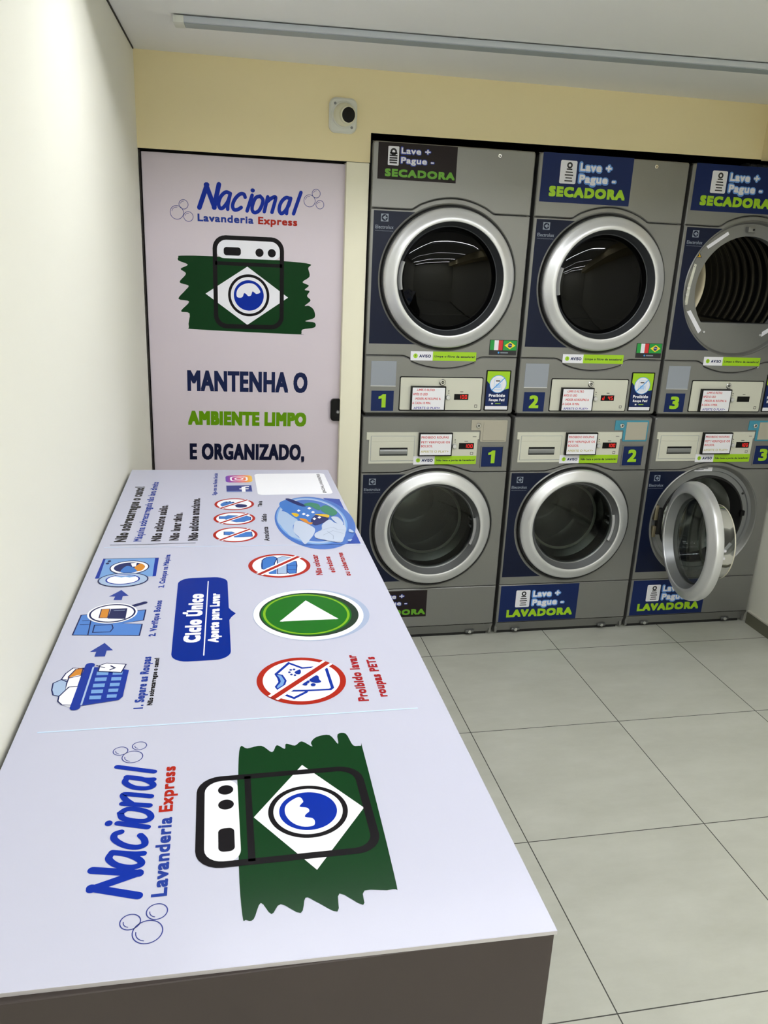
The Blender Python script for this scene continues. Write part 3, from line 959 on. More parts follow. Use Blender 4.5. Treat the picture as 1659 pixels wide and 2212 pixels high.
put(p.build('side_panel', counter, SH), 'taupe long side panel')
p = P()
p.box(-0.876, -0.272, -0.755, -0.73, 0.0, ZT - 0.006, 'taupe', 0.001, 1)
p.build('rear_panel', counter, SH)
p = P()
p.prism(UPW, [(-0.272, -2.664), (-0.272, -0.755), (-0.876, -0.755), (-0.9255, -2.664)], 'taupe', ZT - 0.03, ZT - 0.007, back=True)
p.build('core_board', counter, SH)

def T_table(q):
    return (-2.449 + (q[0] + .473) * .659, .7105 + (q[1] - 1.8555) * .659)
class Shifted(Frame):
    pass
FTC = Frame((0.58, 1.7, ZT + 0.0003), (0, 1, 0), (-1, 0, 0))    # the same plane in the counter's own axes
draw_shop_logo(FTC, T_table, .659, counter, 0.0, 'printed on the near end of the counter')

def draw_art(p, fr, items):
    h = 0.0
    for it in items:
        kind, c, pts, a = it
        m = 'print_' + c
        if kind == 'poly':
            p.poly(fr, orient(smooth_loop(pts, 4) if a else pts), m, h)
        elif kind == 'line':
            p.line(fr, pts, a, m, h)
        elif kind == 'ell':
            p.poly(fr, circ(*pts[0], *pts[1], 56), m, h)
        elif kind == 'ban':
            (u, v), (ru, rv) = pts
            p.poly(fr, circ(u, v, ru, rv, 64), m, h)
            h += STEP
            p.poly(fr, circ(u, v, ru - a, rv - a, 64), 'print_white', h)
        elif kind == 'slash':
            (u, v), (ru, rv) = pts
            e = 0.69
            p.line(fr, [(u - ru * e, v + rv * e), (u + ru * e, v - rv * e)], a * 2.1, 'print_white', h, caps=False)
            h += STEP
            p.line(fr, [(u - ru * e, v + rv * e), (u + ru * e, v - rv * e)], a, m, h, caps=False)
        h += STEP
LABELS = dict(basket_icon='laundry basket drawing of step one', step_arrow_icon='blue arrow between basket and jeans',
              direction_arrow_icon='blue arrow between jeans and washer', jeans_icon='jeans and magnifying glass drawing of step two',
              washer_icon='open washer drawing of step three', blanket_ban_sign='red ban circle over folded blankets',
              pet_clothes_ban_sign='red ban circle over shirt with paw prints', laundry_basin_picture='blue picture of a basin full of laundry',
              soap_ban_sign='red ban circle over a bottle, nearest of three', softener_ban_sign='red ban circle over a bottle, middle of three',
              shoe_ban_sign='red ban circle over shoes')
for nm, items in TABLE_ART.items():
    p = P()
    draw_art(p, FTC, items)
    put(p.build(nm, counter), LABELS[nm])

# blue balloon with the cycle name
p = P()
p.poly(FTC, orient(rrect(-2.011, .5935, -1.6235, .7005, .03)), 'print_box_blue')
p.poly(FTC, orient([(-1.787, .5945), (-1.802, .589), (-1.818, .580), (-1.834, .589), (-1.85, .5945)]), 'print_box_blue', STEP / 2)
box_ = put(p.build('cycle_balloon', counter), 'dark blue balloon with white lettering')
p = P()
p.text(FTC, 'Ciclo Único', (-1.938, .6495), (-1.713, .6445), .0315, 'print_white', STEP, bold=.0024)
p.text(FTC, 'Aperte para Lavar', (-1.942, .6155), (-1.714, .6105), .020, 'print_white', STEP, bold=.0016)
p.line(FTC, [(-1.991, .6425), (-1.646, .6355)], .0022, 'print_white', STEP)
p.build('balloon_lettering', box_)

# the round green start button picture
p = P()
for i, (u, v, ru, rv, c) in enumerate(((-1.834, .4275, .1225, .1195, 'play_shade'), (-1.834, .433, .1195, .1125, 'white'), (-1.834, .432, .1045, .1015, 'play_dark'),
                                       (-1.8335, .4375, .0985, .0925, 'play_green'), (-1.8335, .4375, .0955, .0885, 'play_lime'), (-1.8335, .4375, .0905, .0835, 'play_green'))):
    p.poly(FTC, circ(u, v, ru, rv, 72), 'print_' + c, i * STEP)
tri = [(-1.777, .4325), (-1.863, .489), (-1.8635, .3815)]
p.poly(FTC, orient(tri), 'print_white', 6 * STEP)
p.line(FTC, tri + [tri[0]], .008, 'print_white', 7 * STEP)
for q in tri:
    p.poly(FTC, circ(q[0], q[1], .004, n=16), 'print_white', 8 * STEP)
put(p.build('play_button_print', counter), 'large green start button with white triangle')

for nm, rows in (('warning_lettering', [('Não sobrecarregue o cesto!', (-1.378, .836), (-.898, .824), .0285, 'black', .0017),
                                        ('Máquina sobrecarregada não lava direito', (-1.376, .799), (-.849, .786), .0195, 'blue2', .0010),
                                        ('Não adicione sabão.', (-1.378, .753), (-1.083, .747), .0235, 'black', .0014),
                                        ('Não lavar tênis.', (-1.376, .709), (-1.156, .705), .0235, 'black', .0014),
                                        ('Não adicione amaciante.', (-1.380, .662), (-1.025, .660), .0245, 'black', .0014)]),
                 ('caption_lettering', [('1. Separe as Roupas', (-2.161, .737), (-1.985, .735), .0150, 'blue2', .0009), ('Não sobrecarregue o cesto!', (-2.152, .723), (-1.992, .7205), .0088, 'black', .0006)]),
                 ('caption_lettering', [('2. Verifique Bolsos', (-1.904, .733), (-1.739, .729), .0130, 'blue2', .0008)]),
                 ('caption_lettering', [('3. Coloque na Máquina', (-1.671, .729), (-1.474, .724), .0125, 'blue2', .0008)]),
                 ('ban_lettering', [('Não colocar', (-1.632, .378), (-1.504, .3755), .0150, 'text_red', .0009), ('edredons', (-1.620, .3465), (-1.519, .3465), .0135, 'text_red', .0009), ('ou cobertores', (-1.643, .314), (-1.495, .312), .0135, 'text_red', .0009)]),
                 ('ban_lettering', [('Proibido lavar', (-2.183, .370), (-2.021, .366), .0180, 'text_red', .0011), ('roupas PETs', (-2.173, .336), (-2.032, .333), .0170, 'text_red', .0011)]),
                 ('product_lettering', [('Tênis', (-1.115, .487), (-1.061, .483), .0120, 'black', .0007), ('Sabão', (-1.246, .482), (-1.181, .478), .0140, 'black', .0007), ('Amaciante', (-1.397, .484), (-1.290, .481), .0140, 'black', .0007)]),
                 ('social_lettering', [('Siga-nos nas Redes Sociais', (-.996, .614), (-.755, .608), .0120, 'blue2', .0007)])):
    for t, a, b, cap, c, bold in rows:
        p = P()
        p.text(FTC, t, a, b, cap, 'print_' + c, 0.0, bold=bold)
        put(p.build(nm, counter), {'black': 'black', 'blue2': 'blue', 'text_red': 'red'}[c] + ' line of lettering')
p = P()
p.line(FTC, [(-1.398, .871), (-1.398, .667)], .0028, 'print_black', 0.0, caps=False)
put(p.build('ruled_line', counter), 'thin black ruled line')

# joints of the printed film
p = P()
p.line(FTC, [(-2.2105, .888), (-2.2155, .294)], .003, 'print_seam', STEP, caps=False)
put(p.build('film_joint', counter), 'pale blue joint of the printed film')
p = P()
p.line(FTC, [(-1.4135, .883), (-1.441, .250)], .0022, 'print_seam', STEP, caps=False)
put(p.build('film_joint', counter), 'pale blue joint of the printed film')

# social icons and the white card beside them
gradient_mat('print_sunset', [(0, (250, 200, 60)), (0.3, (245, 110, 60)), (0.6, (205, 45, 130)), (1, (110, 50, 180))], 0, -0.504 + 0.58, -0.581 + 0.58)
p = P()
p.poly(FTC, orient(rrect(-.864, .5015, -.783, .5845, .018)), 'print_sunset')
u, v = -.8235, .543
p.poly(FTC, [orient(rrect(u - .027, v - .0275, u + .027, v + .0275, .016)), orient(rrect(u - .0215, v - .022, u + .0215, v + .022, .012), False)], 'print_white', STEP)
p.ring(FTC, u, v, .009, .0145, 'print_white', STEP, n=32)
p.poly(FTC, circ(u + .0145, v - .015, .0032, n=14), 'print_white', STEP)
put(p.build('photo_app_icon', counter), 'pink and orange rounded camera icon')
p = P()
p.poly(FTC, orient(rect(-.966, .5075, -.8975, .5835)), 'print_fb_blue')
p.poly(FTC, orient(rect(-.966, .5075, -.957, .5835)), 'print_fb_light', STEP)
p.poly(FTC, orient([(-.966, .538), (-.966, .527), (-.940, .527), (-.940, .518), (-.930, .5165), (-.930, .527), (-.921, .527), (-.917, .5225), (-.917, .515), (-.907, .515), (-.907, .526), (-.915, .538), (-.930, .538), (-.930, .545), (-.940, .545), (-.940, .538)]), 'print_white', 2 * STEP)
put(p.build('social_app_icon', counter), 'blue square icon with white letter f')
p = P()
p.poly(FTC, orient(rrect(-1.001, .266, -.768, .4925, .016)), 'print_white')
p.text(FTC, '@NACIONAL.LAVANDERIAEXPRESS', (-.990, .2865), (-.778, .2815), .0095, 'print_black', STEP, bold=.0003)
put(p.build('profile_card_print', counter), 'white rounded card with a line of small capitals')
# ------------------------------------------------------------------ machines
W_M, PITCH_M = 0.66, 0.6764
CX = 0.331
def arc(cx, cz, r, a0, a1, n=20):
    return [(cx + r * math.cos(math.radians(a0 + (a1 - a0) * i / n)), cz + r * math.sin(math.radians(a0 + (a1 - a0) * i / n))) for i in range(n + 1)]

def brand_mark(fr, x, z, parent, k=1.0):
    p = P()
    p.poly(fr, [orient(rect(x + .021, z, x + .051, z + .029)), orient(circ(x + .036, z + .0145, .0125, n=28), False)], 'logo_grey')
    p.poly(fr, orient([(x + .027, z + .0145), (x + .040, z + .024), (x + .040, z + .005)]), 'logo_grey')
    p.poly(fr, orient(rect(x + .040, z + .0125, x + .047, z + .0165)), 'logo_grey')
    p.text(fr, 'Electrolux', (x, z - .027), (x + .073, z - .027), .0135, 'logo_grey', 0.0, bold=.0003)
    p.text(fr, 'PROFESSIONAL', (x, z - .0365), (x + .073, z - .0365), .003, 'logo_grey')
    return p.build('maker_mark', parent)

def price_sign(fr, x, z, word, parent, dark=False):
    """The navy (or dark brown) vinyl sign: Lave + / Pague - / word."""
    p = P()
    if dark:
        p.poly(fr, rect(x, z, x + .315, z + .132), 'brown_sign')
        tag_, t1, t2, w_ = (.039, .051, .082, .119), (.091, .206, .095), (.091, .222, .061), (.029, .310, .0105)
        c1, c2, halo, hm, lm = .0215, .0215, .0035, 'sign_halo_blue', 'lime_dark'
    else:
        p.poly(fr, rect(x, z, x + .393, z + .185), 'navy_sign')
        tag_, t1, t2, w_ = (.0775, .0725, .148, .160), (.163, .299, .124), (.163, .322, .080), (.038, .372, .022)
        c1, c2, halo, hm, lm = .0300, .0300, .0060, 'sign_halo', 'lime'
    s = put(p.build('vinyl_sign', parent), ('dark brown' if dark else 'navy') + ' sign lettered ' + word)
    p = P()
    a, b, c, d = tag_
    p.poly(fr, orient(rrect(x + a, z + b, x + c, z + d, .006 if not dark else .003)), 'sign_white', STEP)
    mx = x + (a + c) / 2 + (0 if dark else .004)
    r = (c - a) * (.3 if dark else .17)
    p.ring(fr, mx, z + d - r * 1.5, r * .45, r, 'ink', 2 * STEP, n=20)
    n = 5
    for i in range(n):
        hh = (d - b) * (.055 if dark else .035)
        zz = z + b + (d - b) * (.10 + .125 * i)
        ww = (c - a) * ((.34, .36, .36, .36, .34) if dark else (.24, .20, .26, .22, .17))[i]
        p.poly(fr, rect(mx - ww, zz, mx + ww, zz + hh * 1.5), 'ink', 2 * STEP)
    p.build('coupon_print', s)
    p = P()
    for t, (xa, xb, zz), cc in (('Lave +', t1, c1), ('Pague -', t2, c2)):
        p.text(fr, t, (x + xa, z + zz), (x + xb, z + zz), cc, hm, STEP, halo=halo, space=1 + 1.9 * (.0010 if dark else .0019) / cc)
        p.text(fr, t, (x + xa, z + zz), (x + xb, z + zz), cc, 'sign_white', 8 * STEP, bold=.0010 if dark else .0019)
    xa, xb, zz = w_
    p.text(fr, word, (x + xa, z + zz), (x + xb, z + zz), .028 if dark else .039, lm, 2 * STEP, bold=.0022 if dark else .0034)
    p.build('sign_lettering', s)

def notice_strip(fr, x, z, wd, msg, parent):
    p = P()
    p.poly(fr, rect(x, z, x + wd * .335, z + .038), 'sign_white')
    p.poly(fr, rect(x + wd * .335, z, x + wd, z + .038), 'lime')
    s = put(p.build('notice_strip', parent), 'white and lime sticker strip')
    p = P()
    p.poly(fr, circ(x + .021, z + .019, .0095, n=24), 'lime', STEP)
    p.text(fr, '!', (x + .0195, z + .0135), (x + .0225, z + .0135), .0105, 'ink', 2 * STEP)
    p.text(fr, 'AVISO', (x + .037, z + .0125), (x + wd * .335 - .008, z + .0125), .0125, 'navy_sign', STEP, bold=.0007)
    p.text(fr, msg, (x + wd * .335 + .008, z + .014), (x + wd - .007, z + .014), .0088, 'ink', STEP, bold=.0005)
    p.build('strip_lettering', s)

def number_plate(fr, x0, z0, x1, z1, n, parent, h=0.0):
    p = P()
    p.poly(fr, rect(x0, z0, x1, z1), 'navy_sign', h)
    s = put(p.build('number_plate', parent), 'navy plate with lime number %d' % n)
    cx_, hh = (x0 + x1) / 2, (z1 - z0) * .66
    wd = .031 if n == 1 else .044
    p = P()
    zm = (z0 + z1) / 2
    if n == 1:
        p.poly(fr, orient([(cx_ + .0145, zm - hh / 2), (cx_ + .0145, zm + hh / 2), (cx_ + .001, zm + hh / 2), (cx_ - .006, zm + hh * .39), (cx_ - .017, zm + hh * .325),
                           (cx_ - .017, zm + hh * .14), (cx_ - .006, zm + hh * .17), (cx_ - .003, zm + hh * .185), (cx_ - .003, zm - hh / 2)]), 'lime', h + STEP)
    else:
        p.text(fr, str(n), (cx_ - wd / 2, zm - hh / 2), (cx_ + wd / 2, zm - hh / 2), hh, 'lime', h + STEP, bold=.0032)
    p.build('number', s)

def notice_holder(x0, z0, x1, z1, rows, parent):
    """A black acrylic holder standing proud of the panel with a white sheet."""
    p = P()
    p.prism(face(-0.004), rect(x0, z0, x1, z1), 'black_plastic', 0.0, 0.016, 0.001)
    s = put(p.build('notice_holder', parent), 'black-framed white notice')
    p = P()
    fr = face(-0.0203)
    b = .005
    p.poly(fr, rect(x0 + b, z0 + b, x1 - b, z1 - b), 'paper')
    H = (z1 - z0 - 2 * b)
    for t, xa, xb, zz, m in rows:
        ww = x1 - x0 - 2 * b
        p.text(fr, t, (x0 + b + ww * xa, z0 + b + H * zz), (x0 + b + ww * xb, z0 + b + H * zz), H * .105, m, STEP, bold=.0003)
    p.build('notice_sheet', s)

def display(fr, x0, z0, x1, z1, digits, parent, h=0.0):
    p = P()
    p.prism(fr, rect(x0, z0, x1, z1), 'black_plastic', h - .001, h + .001)
    s = put(p.build('display', parent), 'black display' + (' with red digits' if digits else ', unlit'))
    if not digits:
        return
    p = P()
    SEG = {'0': 'abcdef', '1': 'bc', '4': 'bcfg', '5': 'acdfg', 'd': 'bcdeg'}
    cw, chh, t = .0095, .0155, .0021
    zz = (z0 + z1) / 2 - chh / 2
    for i, ch in enumerate(digits):
        xx = x1 - .006 - (len(digits) - i) * (cw + .004) + .004
        if ch not in SEG:
            continue
        pos = dict(a=(0, chh - t, cw, chh), d=(0, 0, cw, t), g=(0, chh / 2 - t / 2, cw, chh / 2 + t / 2), b=(cw - t, chh / 2, cw, chh),
                   c=(cw - t, 0, cw, chh / 2), f=(0, chh / 2, t, chh), e=(0, 0, t, chh / 2))
        for sg in SEG[ch]:
            a, b, c, d = pos[sg]
            p.poly(fr, rect(xx + a, zz + b, xx + c, zz + d), 'led_red', h + .001 + STEP)
    p.build('digits', s)

def cam_lock(fr, x, z, r, parent, name='lock'):
    p = P()
    p.lathe(fr, x, z, [(r, 0), (r, .004), (r * .8, .006), (0, .006)], 'chrome', n=24)
    p.poly(fr, circ(x, z, r * .45, n=18), 'black_plastic', .0063)
    p.poly(fr, rect(x - r * .3, z - r * .08, x + r * .3, z + r * .08), 'chrome', .0066)
    return p.build(name, parent)

def knob(fr, x, z, parent):
    p = P()
    p.lathe(fr, x, z, [(.0105, 0), (.010, .008), (.008, .011), (0, .012)], 'satin', n=24)
    p.build('start_knob', parent)
    p = P()
    p.poly(fr, orient([(x + .001, z + .024), (x + .007, z + .0275), (x + .001, z + .031)]), 'ink', STEP)
    p.build('knob_mark', parent)
    p = P()
    p.poly(fr, rect(x + .001, z + .017, x + .006, z + .0195), 'ink', STEP)
    p.build('knob_mark', parent)

def door_leaf(kind, parent, loc, rot):
    """Round door in its own axes: centre at the origin, outside towards -y."""
    fr = Frame((0, 0, 0), (1, 0, 0), (0, 0, 1))
    p = P()
    if kind == 'dryer':
        R, r1, rg, dark = .275, .222, .202, 'glass_dark'
    else:
        R, r1, rg, dark = .2655, .2125, .192, 'glass_clear'
    # outer ring, a softly rounded aluminium profile
    p.lathe(fr, 0, 0, [(R - .020, -.012), (R - .003, -.008), (R, 0), (R, .018), (R - .0015, .0245), (R - .005, .0285), (R - .012, .0325), (R - .026, .038), (r1 + .018, .0445), (r1 + .008, .0460), (r1 + .0035, .0458), (r1 + .001, .0445), (r1, .042)], 'satin', n=128)
    leaf = p.build('door', parent, loc=loc, rotz=rot)
    put(leaf, 'round satin aluminium porthole door')
    p = P()
    p.lathe(fr, 0, 0, [(r1, .042), (r1 - .005, .030), (rg + .004, .006), (rg - .004, .002)], 'bezel_dark' if kind == 'dryer' else 'satin_grey', n=128)
    p.lathe(fr, 0, 0, [(rg - .004, .004), (rg - .003, -.012), (R - .020, -.012)], 'satin_grey', n=128)
    p.build('inner_bezel', leaf)
    p = P()
    if kind == 'dryer':
        p.lathe(fr, 0, 0, [(rg, .006), (rg * .93, .0135), (rg * .8, .0215), (rg * .6, .0295), (rg * .35, .035), (rg * .15, .037), (0, .0375)], dark, n=96)
        p.lathe(fr, 0, 0, [(rg - .004, -.012), (rg - .012, -.05), (rg - .03, -.06), (0, -.062)], 'drum_dark', n=72)
    else:
        p.lathe(fr, 0, 0, [(rg, .006), (rg * .9, .010), (rg * .6, .0165), (rg * .3, .0195), (0, .0205)], dark, n=96)
    put(p.build('door_glass', leaf), 'domed door glass')
    if kind != 'dryer':
        p = P()
        p.lathe(fr, 0, 0, [(rg - .002, -.010), (rg - .006, -.03), (rg - .022, -.085), (rg - .026, -.105), (rg - .034, -.112), (rg * .55, -.112), (0, -.104)], dark, n=96)
        put(p.build('glass_bowl', leaf), 'clear glass bowl on the inside')
        p = P()
        p.lathe(fr, 0, 0, [(rg - .0255, -.104), (rg - .0255, -.1095), (rg - .031, -.1125), (rg - .036, -.112)], 'bowl_rim', n=96)
        p.build('bowl_rim', leaf)
    p = P()
    if kind == 'dryer':
        a0, a1 = math.radians(162), math.radians(193)
    else:
        a0, a1 = math.radians(-24), math.radians(14)
    p.lathe(fr, 0, 0, [(rg + .001, .008), (rg - .004, .024), (rg + .004, .030), (rg + .011, .022)], 'satin', n=20, a0=a0, a1=a1)
    put(p.build('door_handle', leaf), 'curved grip inside the ring')
    if kind != 'dryer':
        p = P()
        for dz in (-.012, .022):
            p.box(.185, .199, .01, .052, dz, dz + .010, 'sign_white', .002)
        p.build('door_catch', leaf)
    return leaf

def common_body(z0, z1, parent, depth=.74):
    p = P()
    p.box(0.0015, W_M - .0015, 0.012, depth, z0, z1, 'silver_dark', .008)
    return p

def drum(kind, zc, parent):
    fr = face(0)
    p = P()
    if kind == 'dryer':
        prof = [(.236, -.055), (.268, -.062), (.274, -.085)]
        for i in range(89):
            h = -.09 - i * .0075
            prof.append((.281 - .007 * (.5 + .5 * math.cos(i * PI / 4)), h))
        p.lathe(fr, CX, zc, prof, 'drum_dark', n=96)
        p.lathe(fr, CX, zc, [(.276, -.751), (.25, -.762), (0, -.766)], 'drum_back', n=72)
    else:
        p.lathe(fr, CX, zc, [(.205, -.10), (.243, -.112), (.25, -.13), (.25, -.40), (.235, -.425), (.12, -.43), (.10, -.415), (.04, -.41), (0, -.41)], 'drum_steel', n=96)
    d = put(p.build('drum', parent), 'steel drum inside the porthole')
    for k in range(3):
        a = math.radians((75 if kind == 'dryer' else 100) + 120 * k)
        c, s_ = math.cos(a), math.sin(a)
        R = .279 if kind == 'dryer' else .25
        Ht = .028 if kind == 'dryer' else .07
        q = P()
        vs, fs = [], []
        for y in ((.20, .70) if kind == 'dryer' else (.16, .39)):
            for t, rr_ in ((-.055, R - .004), (-.02, R - Ht), (.02, R - Ht), (.055, R - .004)):
                vs.append((CX + c * rr_ - s_ * t, y, zc + s_ * rr_ + c * t))
        fs = [(0, 1, 5, 4), (1, 2, 6, 5), (2, 3, 7, 6), (0, 3, 2, 1), (4, 5, 6, 7)]
        q.add(vs, fs, 'drum_steel' if kind != 'dryer' else 'drum_dark')
        q.build('lifter', d)
    return d

F0 = face(0)
FS = face(-0.0005)                                # thin stickers on the front
FP = face(-0.0035)                                # the raised control plates

def make_dryer(i, n, label, digits, opened, dark):
    t = thing('tumble_dryer', label, 'dryer', (i * PITCH_M, 0, 0), 'tumble dryers in the upper row')
    zb, zt, zc = 1.076, 2.131, 1.631
    body = P()
    b = 0.006
    # shell: sides, top, bottom, back
    body.box(0.001, .012, 0.012, .86, zb, zt, 'silver')
    body.box(W_M - .012, W_M - .001, 0.012, .86, zb, zt, 'silver')
    body.box(0.001, W_M - .001, .012, .74, zt - .01, zt - .001, 'silver')
    body.box(0.001, W_M - .001, 0.012, .86, zb + .001, zb + .01, 'silver')
    body.box(0.001, W_M - .001, .85, .86, zb, zt, 'silver_dark')
    body.build('cabinet', t)
    p = P()
    p.box(.012, W_M - .012, .02, .70, 1.0605, zb, 'rubber')
    put(p.build('stacking_strip', t), 'black strip between dryer and washer')
    g = .0014
    up_arc = [(.158, 1.889)] + [(x, z) for x, z in smooth_line([(.168, 1.8905), (.20, 1.911)], 3)] + arc(CX + .002, zc, .309, 113, 67, 22) + [(.466, 1.911), (.502, 1.8905), (.512, 1.889)]
    lo_arc = [(.155, 1.3185), (.166, 1.317), (.19, 1.307)] + arc(CX + .003, zc, .363, 248, 292, 22) + [(.475, 1.307), (.498, 1.317), (.510, 1.3185)]
    # upper panel
    L = [(0, 1.889 + g)] + [(x, z + g) for x, z in up_arc] + [(W_M, 1.889 + g), (W_M, zt), (0, zt)]
    p = P()
    p.prism(face(.013), rounded_top(L, zt), 'silver', 0.0, .013, .004)
    put(p.build('upper_panel', t), 'silver panel above the door')
    # front panel with the porthole hole
    if opened:
        hole = orient(circ(CX, zc, .2832, n=96), False)
    else:
        hole = orient(circ(CX, zc, .2832, n=96), False)
    L = [(0, 1.3185 + g)] + [(x, z + g) for x, z in lo_arc] + [(W_M, 1.3185 + g), (W_M, 1.889 - g)] + [(x, z - g) for x, z in reversed(up_arc)] + [(0, 1.889 - g)]
    p = P()
    p.prism(face(.013), [orient(L), hole], 'silver', 0.0, .013, .003)
    p.lathe(F0, CX, zc, [(.2915, .0005), (.2875, .004), (.2835, .0005)], 'silver', n=96)
    put(p.build('front_panel', t), 'silver panel around the porthole')
    # lower panel
    L = [(0, zb), (W_M, zb), (W_M, 1.3185 - g)] + [(x, z - g) for x, z in reversed(lo_arc)] + [(0, 1.3185 - g)]
    p = P()
    p.prism(face(.013), rounded_bottom(L, zb), 'silver', 0.0, .013, .004)
    put(p.build('lower_panel', t), 'silver panel below the door')
    # porthole recess
    p = P()
    p.lathe(F0, CX, zc, [(.2832, -.002), (.277, -.016)], 'rubber' if not opened else 'silver', n=96)
    rec = [orient(circ(CX, zc, .277, n=96))]
    hole2 = [q for q in circ(CX, zc, .226, n=96)]
    zcut = 1.487
    a = math.asin((zcut - zc) / .226)
    hole2 = circ(CX, zc, .226, n=80, a0=a, a1=PI - a)
    rec.append(orient(hole2, False))
    p.poly(face(.016), rec, 'silver' if opened else 'rubber', 0.0)
    n2 = len(hole2)
    p.add([face(.016).p(x, z) for x, z in hole2] + [face(.060).p(x, z) for x, z in hole2], [(k, (k + 1) % n2, n2 + (k + 1) % n2, n2 + k) for k in range(n2)], 'satin_grey')
    pr = put(p.build('porthole', t), 'recess of the porthole')
    if opened:
        q = P()
        fr = face(.0155)
        q.poly(fr, [(.126, 1.808), (.136, 1.797), (.226, 1.860), (.218, 1.872)], 'sign_white')
        q.poly(fr, [(.080, 1.502 + .03), (.098, 1.508 + .03), (.165, 1.452), (.152, 1.438)], 'sign_white', STEP)
        q.poly(fr, [(.470, 1.430), (.470, 1.452), (.532, 1.490), (.545, 1.478)], 'sign_white')
        q.build('white_label', pr)
        q = P()
        q.poly(fr, [(.074, 1.760), (.112, 1.760), (.093, 1.790)], 'ink')
        q.poly(fr, [(.0785, 1.7625), (.1075, 1.7625), (.093, 1.7855)], 'warning_yellow', STEP)
        q.poly(fr, circ(.093, 1.7695, .005, n=14), 'ink', 2 * STEP)
        put(q.build('warning_label', pr), 'yellow warning triangle')
        q = P()
        q.prism(fr, [(.061, 1.560), (.076, 1.560), (.079, 1.640), (.092, 1.730), (.080, 1.735), (.066, 1.650)], 'panel_beige', 0, .004, .001)
        for x, z in ((.069, 1.632), (.067, 1.604)):
            q.lathe(fr, x, z, [(.008, .004), (.008, .006), (0, .006)], 'chrome', n=16)
        for x, z in ((.085, 1.722), (.069, 1.568)):
            q.lathe(fr, x, z, [(.004, .004), (.003, .006), (0, .006)], 'chrome', n=12)
        q.build('latch_plate', pr)
        q = P()
        q.box(.302, .336, -.004, .016, 1.872, 1.894, 'silver', .002)
        q.lathe(face(-.004), .327, 1.883, [(.005, .0), (.004, .003), (0, .003)], 'rubber', n=14)
        q.build('lock_bracket', pr)
        for x, z in ((.178, 1.4455), (.462, 1.438)):
            q = P()
            q.lathe(fr, x, z, [(.005, 0), (.005, .004), (0, .005)], 'satin', n=12)
            q.build('screw', pr)
    drum('dryer', zc, t)
    if opened:
        lf = door_leaf('dryer', t, (.592, -.285, zc), math.radians(93))
        p = P()
        for z in (zc - .07, zc + .07):
            p.box(.575, .622, -.012, .018, z - .02, z + .02, 'hinge_metal', .003)
        p.build('hinge', t)
    else:
        lf = door_leaf('dryer', t, (CX, -.001, zc), 0)
        p = P()
        p.lathe(F0, CX, zc, [(.2825, -.002), (.2825, .012), (.2795, .0165), (.2757, .0175)], 'rubber', n=96)
        put(p.build('door_gasket', t), 'black gasket around the door ring')
    # navy side panel
    p = P()
    side = [q for q in arc(CX + .001, zc, .2925, 242, 118, 40)]
    z1, z0 = 1.881, 1.366
    pts = [(x, z) for x, z in side if z0 < z < z1]
    pts = [(CX + .001 - math.sqrt(.2925 ** 2 - (z0 - zc) ** 2), z0)] + pts + [(CX + .001 - math.sqrt(.2925 ** 2 - (z1 - zc) ** 2), z1)]
    p.poly(FS, orient([(.0125, z0)] + pts + [(.0125, z1)]), 'navy_vinyl')
    nv = put(p.build('navy_panel', t), 'navy vinyl field left of the porthole')
    brand_mark(face(-.0007), .021, 1.841, nv)
    if dark:
        price_sign(FS, .021, 1.996, 'SECADORA', t, True)
    else:
        price_sign(FS, .0145, 1.948, 'SECADORA', t)
    cam_lock(F0, .509, 2.1065, .008, t, 'panel_lock')
    notice_strip(face(-.0008), .191, 1.3, .285, 'Limpe o filtro da secadora!', t)
    # flag sticker
    p = P()
    p.poly(FS, rect(.531, 1.328, .654, 1.392), 'ink')
    fl = put(p.build('flag_sticker', t), 'black sticker with two flags')
    p = P()
    x0, z0, x1, z1 = .534, 1.349, .590, 1.390
    for k, m in enumerate(('flag_green', 'sign_white', 'flag_red')):
        p.poly(FS, rect(x0 + (x1 - x0) * k / 3, z0, x0 + (x1 - x0) * (k + 1) / 3, z1), m, STEP)
    x0, x1 = .593, .652
    xc, zc2 = (x0 + x1) / 2, (z0 + z1) / 2
    p.poly(FS, rect(x0, z0, x1, z1), 'flag_green', STEP)
    p.poly(FS, orient([(x0 + .005, zc2), (xc, z0 + .005), (x1 - .005, zc2), (xc, z1 - .005)]), 'flag_yellow', 2 * STEP)
    p.poly(FS, circ(xc, zc2, .0095, n=24), 'flag_blue', 3 * STEP)
    p.line(FS, [(xc - .009, zc2 + .002), (xc, zc2 + .002), (xc + .009, zc2 - .002)], .0016, 'sign_white', 4 * STEP, caps=False)
    p.poly(FS, circ(.574, 1.3385, .004, n=12), 'slash_blue', STEP)
    p.poly(FS, rect(.582, 1.336, .616, 1.341), 'logo_grey', STEP)
    p.build('flags', fl)
    # blank plate and number
    p = P()
    p.prism(F0, rect(.026, 1.193, .133, 1.295), 'plate_grey', -.001, .0012, .0006)
    p.prism(face(-.0005), rect(.026, 1.190, .133, 1.193), 'satin', 0, .0015)
    put(p.build('blank_plate', t), 'plain blue-grey plate')
    number_plate(face(-.001), .031, 1.086, .127, 1.1715, n, t)
    # control panel
    p = P()
    p.prism(F0, rrect(.150, 1.087, .517, 1.233, .006), 'black_plastic', -.002, .0012, .0005)
    p.prism(F0, rrect(.154, 1.091, .513, 1.229, .005), 'panel_beige', .0, .0035, .001)
    cp = put(p.build('control_panel', t), 'beige control plate with lock and display')
    cam_lock(FP, .335, 1.210, .0135, cp)
    knob(FP, .3625, 1.146, cp)
    display(FP, .391, 1.136, .454, 1.161, digits, cp)
    p = P()
    p.poly(FP, [orient(rect(.484, 1.103, .4965, 1.115)), orient(rect(.486, 1.105, .4945, 1.113), False)], 'ink', STEP)
    p.build('panel_mark', cp)
    p = P()
